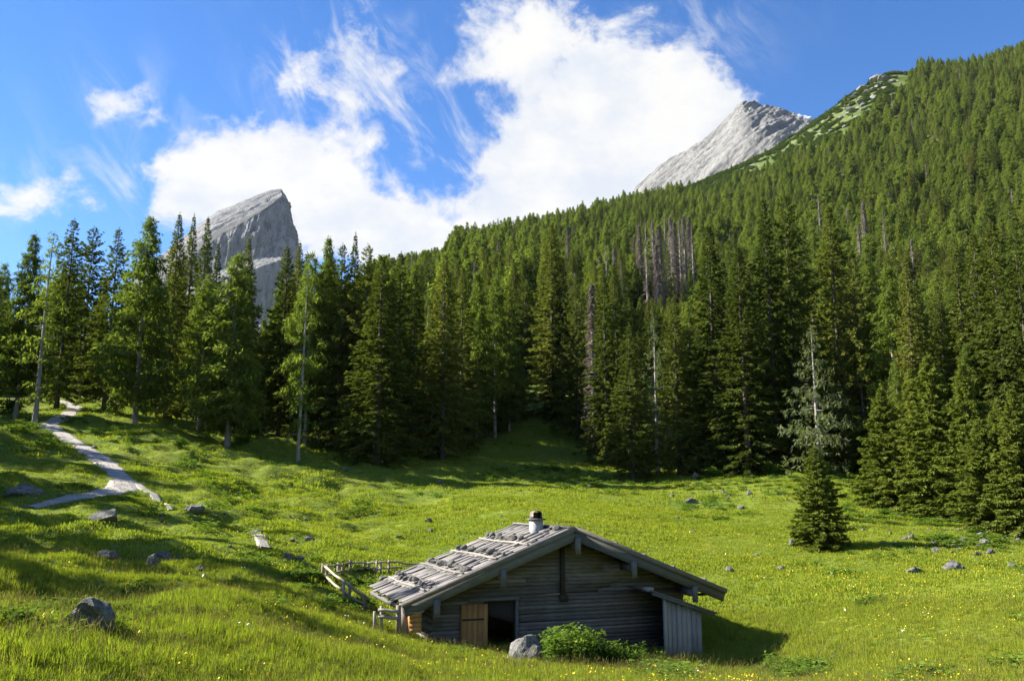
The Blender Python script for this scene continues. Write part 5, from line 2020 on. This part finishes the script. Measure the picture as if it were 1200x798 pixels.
def flower(name, seed, n, rad, h0, h1, size, mat):
    r = np.random.default_rng(seed)
    V, T, MI = [], [], []
    for i in range(n):
        a, d = r.uniform(0, 6.28), rad * math.sqrt(r.random())
        bx, by, h = d * math.cos(a), d * math.sin(a), r.uniform(h0, h1)
        k = len(V)
        V += [(bx - 0.004, by, 0), (bx + 0.004, by, 0), (bx, by, h)]
        T.append([k, k + 1, k + 2])
        MI.append(0)
        tx, ty = r.normal() * 0.4, r.normal() * 0.4
        k = len(V)
        V.append((bx, by, h - size * 0.15))
        for j in range(6):
            an = j * math.pi / 3
            V.append((bx + size * math.cos(an), by + size * math.sin(an), h + size * (0.25 + tx * math.cos(an) + ty * math.sin(an))))
        for j in range(6):
            T.append([k, k + 1 + j, k + 1 + (j + 1) % 6])
            MI.append(1)
    return mesh_np(name, V, np.array(T), [M_grass, mat], MI)


GR = [tuft('tuft', 1, 26, 0.17, 0.10, 0.24, 0.014, 0.7), tuft('tuft', 2, 24, 0.16, 0.12, 0.30, 0.013, 0.6, 2), tuft('tuft', 3, 30, 0.2, 0.07, 0.17, 0.014, 0.9), tuft('tuft', 4, 22, 0.15, 0.15, 0.34, 0.012, 0.5, 4),
      tuft('tuft', 5, 26, 0.34, 0.06, 0.14, 0.034, 1.0), tuft('tuft', 6, 26, 0.40, 0.05, 0.12, 0.04, 1.1), tuft('tuft', 7, 22, 0.36, 0.07, 0.18, 0.032, 0.8)]
HB = [herb('herb', 1, 26, 0.2, 0.16, 0.13, 0.075, M_weed), herb('herb', 2, 50, 0.28, 0.24, 0.13, 0.07, M_weed), herb('herb', 3, 70, 0.3, 0.75, 0.14, 0.06, M_weed, 0.2), herb('herb', 4, 80, 0.45, 0.16, 0.14, 0.085, M_weed)]
FL = [flower('flower', 1, 7, 0.3, 0.14, 0.26, 0.018, M_yel), flower('flower', 2, 4, 0.3, 0.12, 0.24, 0.022, M_yel), flower('flower', 3, 3, 0.22, 0.2, 0.32, 0.03, M_wht)]


def scatter(n, r0, r1, seed, pw=2.0, th=0.66):
    g_ = np.random.default_rng(seed)
    u = g_.random(n)
    r = (r0 ** pw + u * (r1 ** pw - r0 ** pw)) ** (1 / pw)
    t = g_.uniform(-th, th, n)
    x, y = r * np.sin(t), r * np.cos(t)
    z = ground(x, y)
    hx, hy = hut_local(x, y)
    keep = path_dist(x, y) > 0.95
    keep &= ~((np.abs(hx) < 4.5) & (hy > 0.75) & (hy < 4.6))
    keep &= ~((hx > 2.95) & (hx < 4.25) & (hy > -0.5) & (hy < 0.8))
    keep &= forest_mask(x, y, z) < g_.uniform(0.2, 1.6, n)
    for (cx, cy, cr) in ROCK_AT[:10]:
        keep &= np.hypot(x - cx, y - cy - cr * 0.4) > cr * 0.55
    return x[keep], y[keep], z[keep], r[keep], g_


GP, GRO, GSC, GID = [], [], [], []


def put(x, y, z, g_, sc, ids):
    n = len(x)
    GP.append(np.stack([x, y, z], 1))
    GRO.append(np.stack([g_.normal(0, 0.08, n), g_.normal(0, 0.08, n), g_.uniform(0, 6.28, n)], 1))
    GSC.append(np.stack([sc, sc, sc * g_.uniform(0.8, 1.25, n)], 1))
    GID.append(ids)


# how tall the sward stands: lush in front, cropped on the left slope
def lush(x, y):
    n = 0.5 + 0.5 * noise3(x / 4.2, y / 4.2, 0, 21) + 0.35 * noise3(x / 1.5, y / 1.5, 0, 23)
    return np.clip(n, 0.05, 1.4)


x, y, z, r, g_ = scatter(48000, 8, 34, 301, 1.7)
lu = lush(x, y)
crop = 1 - 0.5 * sstep(y - 24 + x * 0.25, 0, 8) * (x < -4)
put(x, y, z, g_, (0.40 + 0.36 * lu) * crop * g_.uniform(0.8, 1.25, len(x)), g_.choice([0, 1, 2, 2, 0, 3], len(x)))
x, y, z, r, g_ = scatter(30000, 32, 66, 302, 1.8)
lu = lush(x, y)
put(x, y, z, g_, (0.45 + 0.55 * lu) * g_.uniform(0.8, 1.2, len(x)), g_.choice([4, 5, 6, 4], len(x)))
x, y, z, r, g_ = scatter(26000, 62, 125, 303, 1.8)
lu = lush(x, y)
put(x, y, z, g_, (0.5 + 0.8 * lu) * g_.uniform(0.8, 1.3, len(x)), g_.choice([4, 5, 6, 5], len(x)))
instancer('grass', np.concatenate(GP), np.concatenate(GRO), np.concatenate(GSC), np.concatenate(GID), GR)

GP, GRO, GSC, GID = [], [], [], []
x, y, z, r, g_ = scatter(3800, 9, 110, 304, 1.7)
k = (noise3(x / 5.0, y / 5.0, 0, 25) + 0.6 * noise3(x / 1.6, y / 1.6, 0, 26) > 0.45)
x, y, z = x[k], y[k], z[k]
put(x, y, z, g_, g_.uniform(0.7, 1.4, len(x)) * (1 + 0.6 * sstep(np.hypot(x, y), 30, 80)), g_.choice([0, 1, 0, 3], len(x)))
# lush belt of herbs along the foot of the forest on the right and round the fence and hut
extra = []
for (px, py, sx, sy, n, ids, s) in [(672, 780, 22, 3, 130, (2, 2, 1), 0.95), (705, 782, 26, 3, 90, (2, 1), 0.7), (740, 784, 24, 3, 70, (1, 1, 2), 0.6), (425, 684, 24, 6, 70, (0, 1), 0.9),
                                    (405, 712, 22, 6, 50, (0, 1), 0.8), (785, 792, 22, 6, 60, (3, 1), 0.9), (930, 790, 30, 6, 90, (3, 1), 0.9), (360, 680, 16, 8, 60, (1, 3), 0.9), (30, 730, 30, 16, 50, (1, 0), 0.8), (80, 725, 14, 6, 40, (1, 0), 0.7), (150, 730, 18, 7, 40, (1, 0), 0.7),
                                    (895, 566, 120, 10, 200, (0, 1, 0), 1.3), (1090, 610, 110, 9, 200, (0, 1, 0), 1.3), (1020, 590, 60, 14, 90, (0, 1), 1.3), (700, 564, 60, 6, 80, (0, 1), 1.2), (1150, 638, 50, 10, 80, (0, 1), 1.1), (200, 515, 120, 9, 90, (0, 1), 1.2)]:
    gg = np.random.default_rng(int(px * 7 + py))
    for _ in range(n):
        q = (px + gg.normal() * sx * 0.6, py + gg.normal() * sy * 0.6)
        extra.append((q[0], q[1], gg.choice(ids), s * gg.uniform(0.7, 1.25)))
DD = np.array([ray(e[0], e[1]) for e in extra])
DD /= np.hypot(DD[:, 0], DD[:, 1])[:, None]
tt = np.exp(np.linspace(math.log(8), math.log(130), 90))
best = np.full(len(extra), 100.0)
done = np.zeros(len(extra), bool)
prev = None
for t_ in tt:
    hgt = ground(DD[:, 0] * t_, DD[:, 1] * t_) - DD[:, 2] * t_
    hit = (hgt > 0) & ~done
    best[hit] = t_
    done |= hit
x, y = DD[:, 0] * best, DD[:, 1] * best
hx, hy = hut_local(x, y)
k = ~((np.abs(hx) < 4.6) & (hy > 0.3) & (hy < 4.8)) & ~((hx > 2.3) & (hx < 4.5) & (hy > -0.9)) & (path_dist(x, y) > 1.1) & done
k &= ~((np.abs(hx + 2.3) < 1.1) & (hy > -1.6))
x, y = x[k], y[k]
put(x, y, ground(x, y), np.random.default_rng(3), np.array([e[3] for e in extra])[k], np.array([e[2] for e in extra])[k])
instancer('meadow_herbs', np.concatenate(GP), np.concatenate(GRO), np.concatenate(GSC), np.concatenate(GID), HB)

GP, GRO, GSC, GID = [], [], [], []
x, y, z, r, g_ = scatter(5200, 8, 60, 305, 1.5)
patch = noise3(x / 7.0, y / 7.0, 0, 27) + 0.5 * noise3(x / 2.2, y / 2.2, 0, 28) + 0.35 * sstep(x, -8, 6)
k = patch > 0.05
x, y, z, r = x[k], y[k], z[k], r[k]
put(x, y, z, g_, g_.uniform(0.5, 0.85, len(x)), g_.choice([0, 1, 2], len(x), p=[.5, .48, .02]))
instancer('meadow_flowers', np.concatenate(GP), np.concatenate(GRO), np.concatenate(GSC), np.concatenate(GID), FL)
# small pale stones strewn through the turf along the forest edge
gq = np.random.default_rng(77)
sp = []
for (px, py, sx, sy, n_) in ((1120, 634, 70, 14, 90), (1030, 600, 45, 12, 30), (870, 580, 70, 12, 40), (800, 600, 60, 25, 20), (500, 600, 90, 30, 14), (300, 610, 90, 30, 24), (160, 610, 70, 30, 16)):
    for _ in range(n_):
        sp.append((px + gq.normal() * sx * 0.6, py + gq.normal() * sy * 0.6))
sp = np.array([on_ground(a_, b2_, lo=15, hi=140, n=160) for a_, b2_ in sp])
sc = gq.uniform(0.07, 0.30, len(sp)) ** 1.0
instancer('turf_pebbles', sp + np.array([0, 0, 0.01]), np.stack([gq.uniform(-.3, .3, len(sp)), gq.uniform(-.3, .3, len(sp)), gq.uniform(0, 6.28, len(sp))], 1), np.stack([sc * 1.4, sc, sc * 0.9], 1), gq.integers(0, 3, len(sp)), [rock_mesh('pebble', 420 + q, M_stone, 1, 0.5, 0.75) for q in range(3)])

# loose stones on and beside the gravel path
gp = np.random.default_rng(61)
n_ = 1500
k = gp.integers(0, len(PATH) - 1, n_)
t_ = gp.random(n_)
c_ = PATH[k, :2] * (1 - t_)[:, None] + PATH[k + 1, :2] * t_[:, None]
T_ = PATH[k + 1, :2] - PATH[k, :2]
T_ /= np.linalg.norm(T_, axis=1)[:, None]
off = gp.normal(0, 0.62, n_)
x, y = c_[:, 0] - T_[:, 1] * off, c_[:, 1] + T_[:, 0] * off
sc = gp.uniform(0.025, 0.08, n_) * (1 + 0.6 * (np.abs(off) > 0.8))
instancer('path_gravel', np.stack([x, y, ground(x, y) + 0.05], 1), np.stack([gp.uniform(-.4, .4, n_), gp.uniform(-.4, .4, n_), gp.uniform(0, 6.28, n_)], 1), np.stack([sc * 1.3, sc, sc * 0.8], 1), gp.integers(0, 3, n_), [rock_mesh('pebble', 400 + q, M_gravel, 1, 0.4, 0.7) for q in range(3)])
# tufts that creep in over the path's rim
x2 = np.concatenate([c_[:, 0] - T_[:, 1] * sgn * gp.uniform(0.6, 1.05, n_) for sgn in (-1, 1)])
y2 = np.concatenate([c_[:, 1] + T_[:, 0] * sgn * gp.uniform(0.6, 1.05, n_) for sgn in (-1, 1)])
kk = noise3(x2 / 1.1, y2 / 1.1, 0, 66) > -0.1
x2, y2 = x2[kk], y2[kk]
sc = gp.uniform(0.35, 0.8, len(x2))
instancer('path_edge_grass', np.stack([x2, y2, ground(x2, y2)], 1), np.stack([0 * x2, 0 * x2, gp.uniform(0, 6.28, len(x2))], 1), np.stack([sc, sc, sc], 1), gp.integers(4, 7, len(x2)), GR)

# ------------------------------------------------------------------ air: thin haze that pales the far slopes
M_haze = bpy.data.materials.new('air')
M_haze.use_nodes = True
for n in list(M_haze.node_tree.nodes):
    M_haze.node_tree.nodes.remove(n)
_b = NB(M_haze.node_tree)
_v = _b.n('ShaderNodeVolumePrincipled')
_v.inputs['Color'].default_value = (0.78, 0.87, 1.0, 1)
_v.inputs['Density'].default_value = 0.000014
_v.inputs['Anisotropy'].default_value = 0.2
_o = _b.n('ShaderNodeOutputMaterial')
M_haze.node_tree.links.new(_v.outputs[0], _o.inputs['Volume'])
zlo, zhi = 1e9, -1e9
for ob in bpy.data.objects:
    if ob.type == 'MESH' and ob.name in S.objects and ob.get('kind') == 'structure':
        for cnr in ob.bound_box:
            zlo, zhi = min(zlo, cnr[2]), max(zhi, cnr[2])
MB().box((0, 300, (zlo - 1 + zhi + 30) / 2), (9400, 9400, zhi + 31 - zlo)).build('haze', M_haze, kind='stuff')
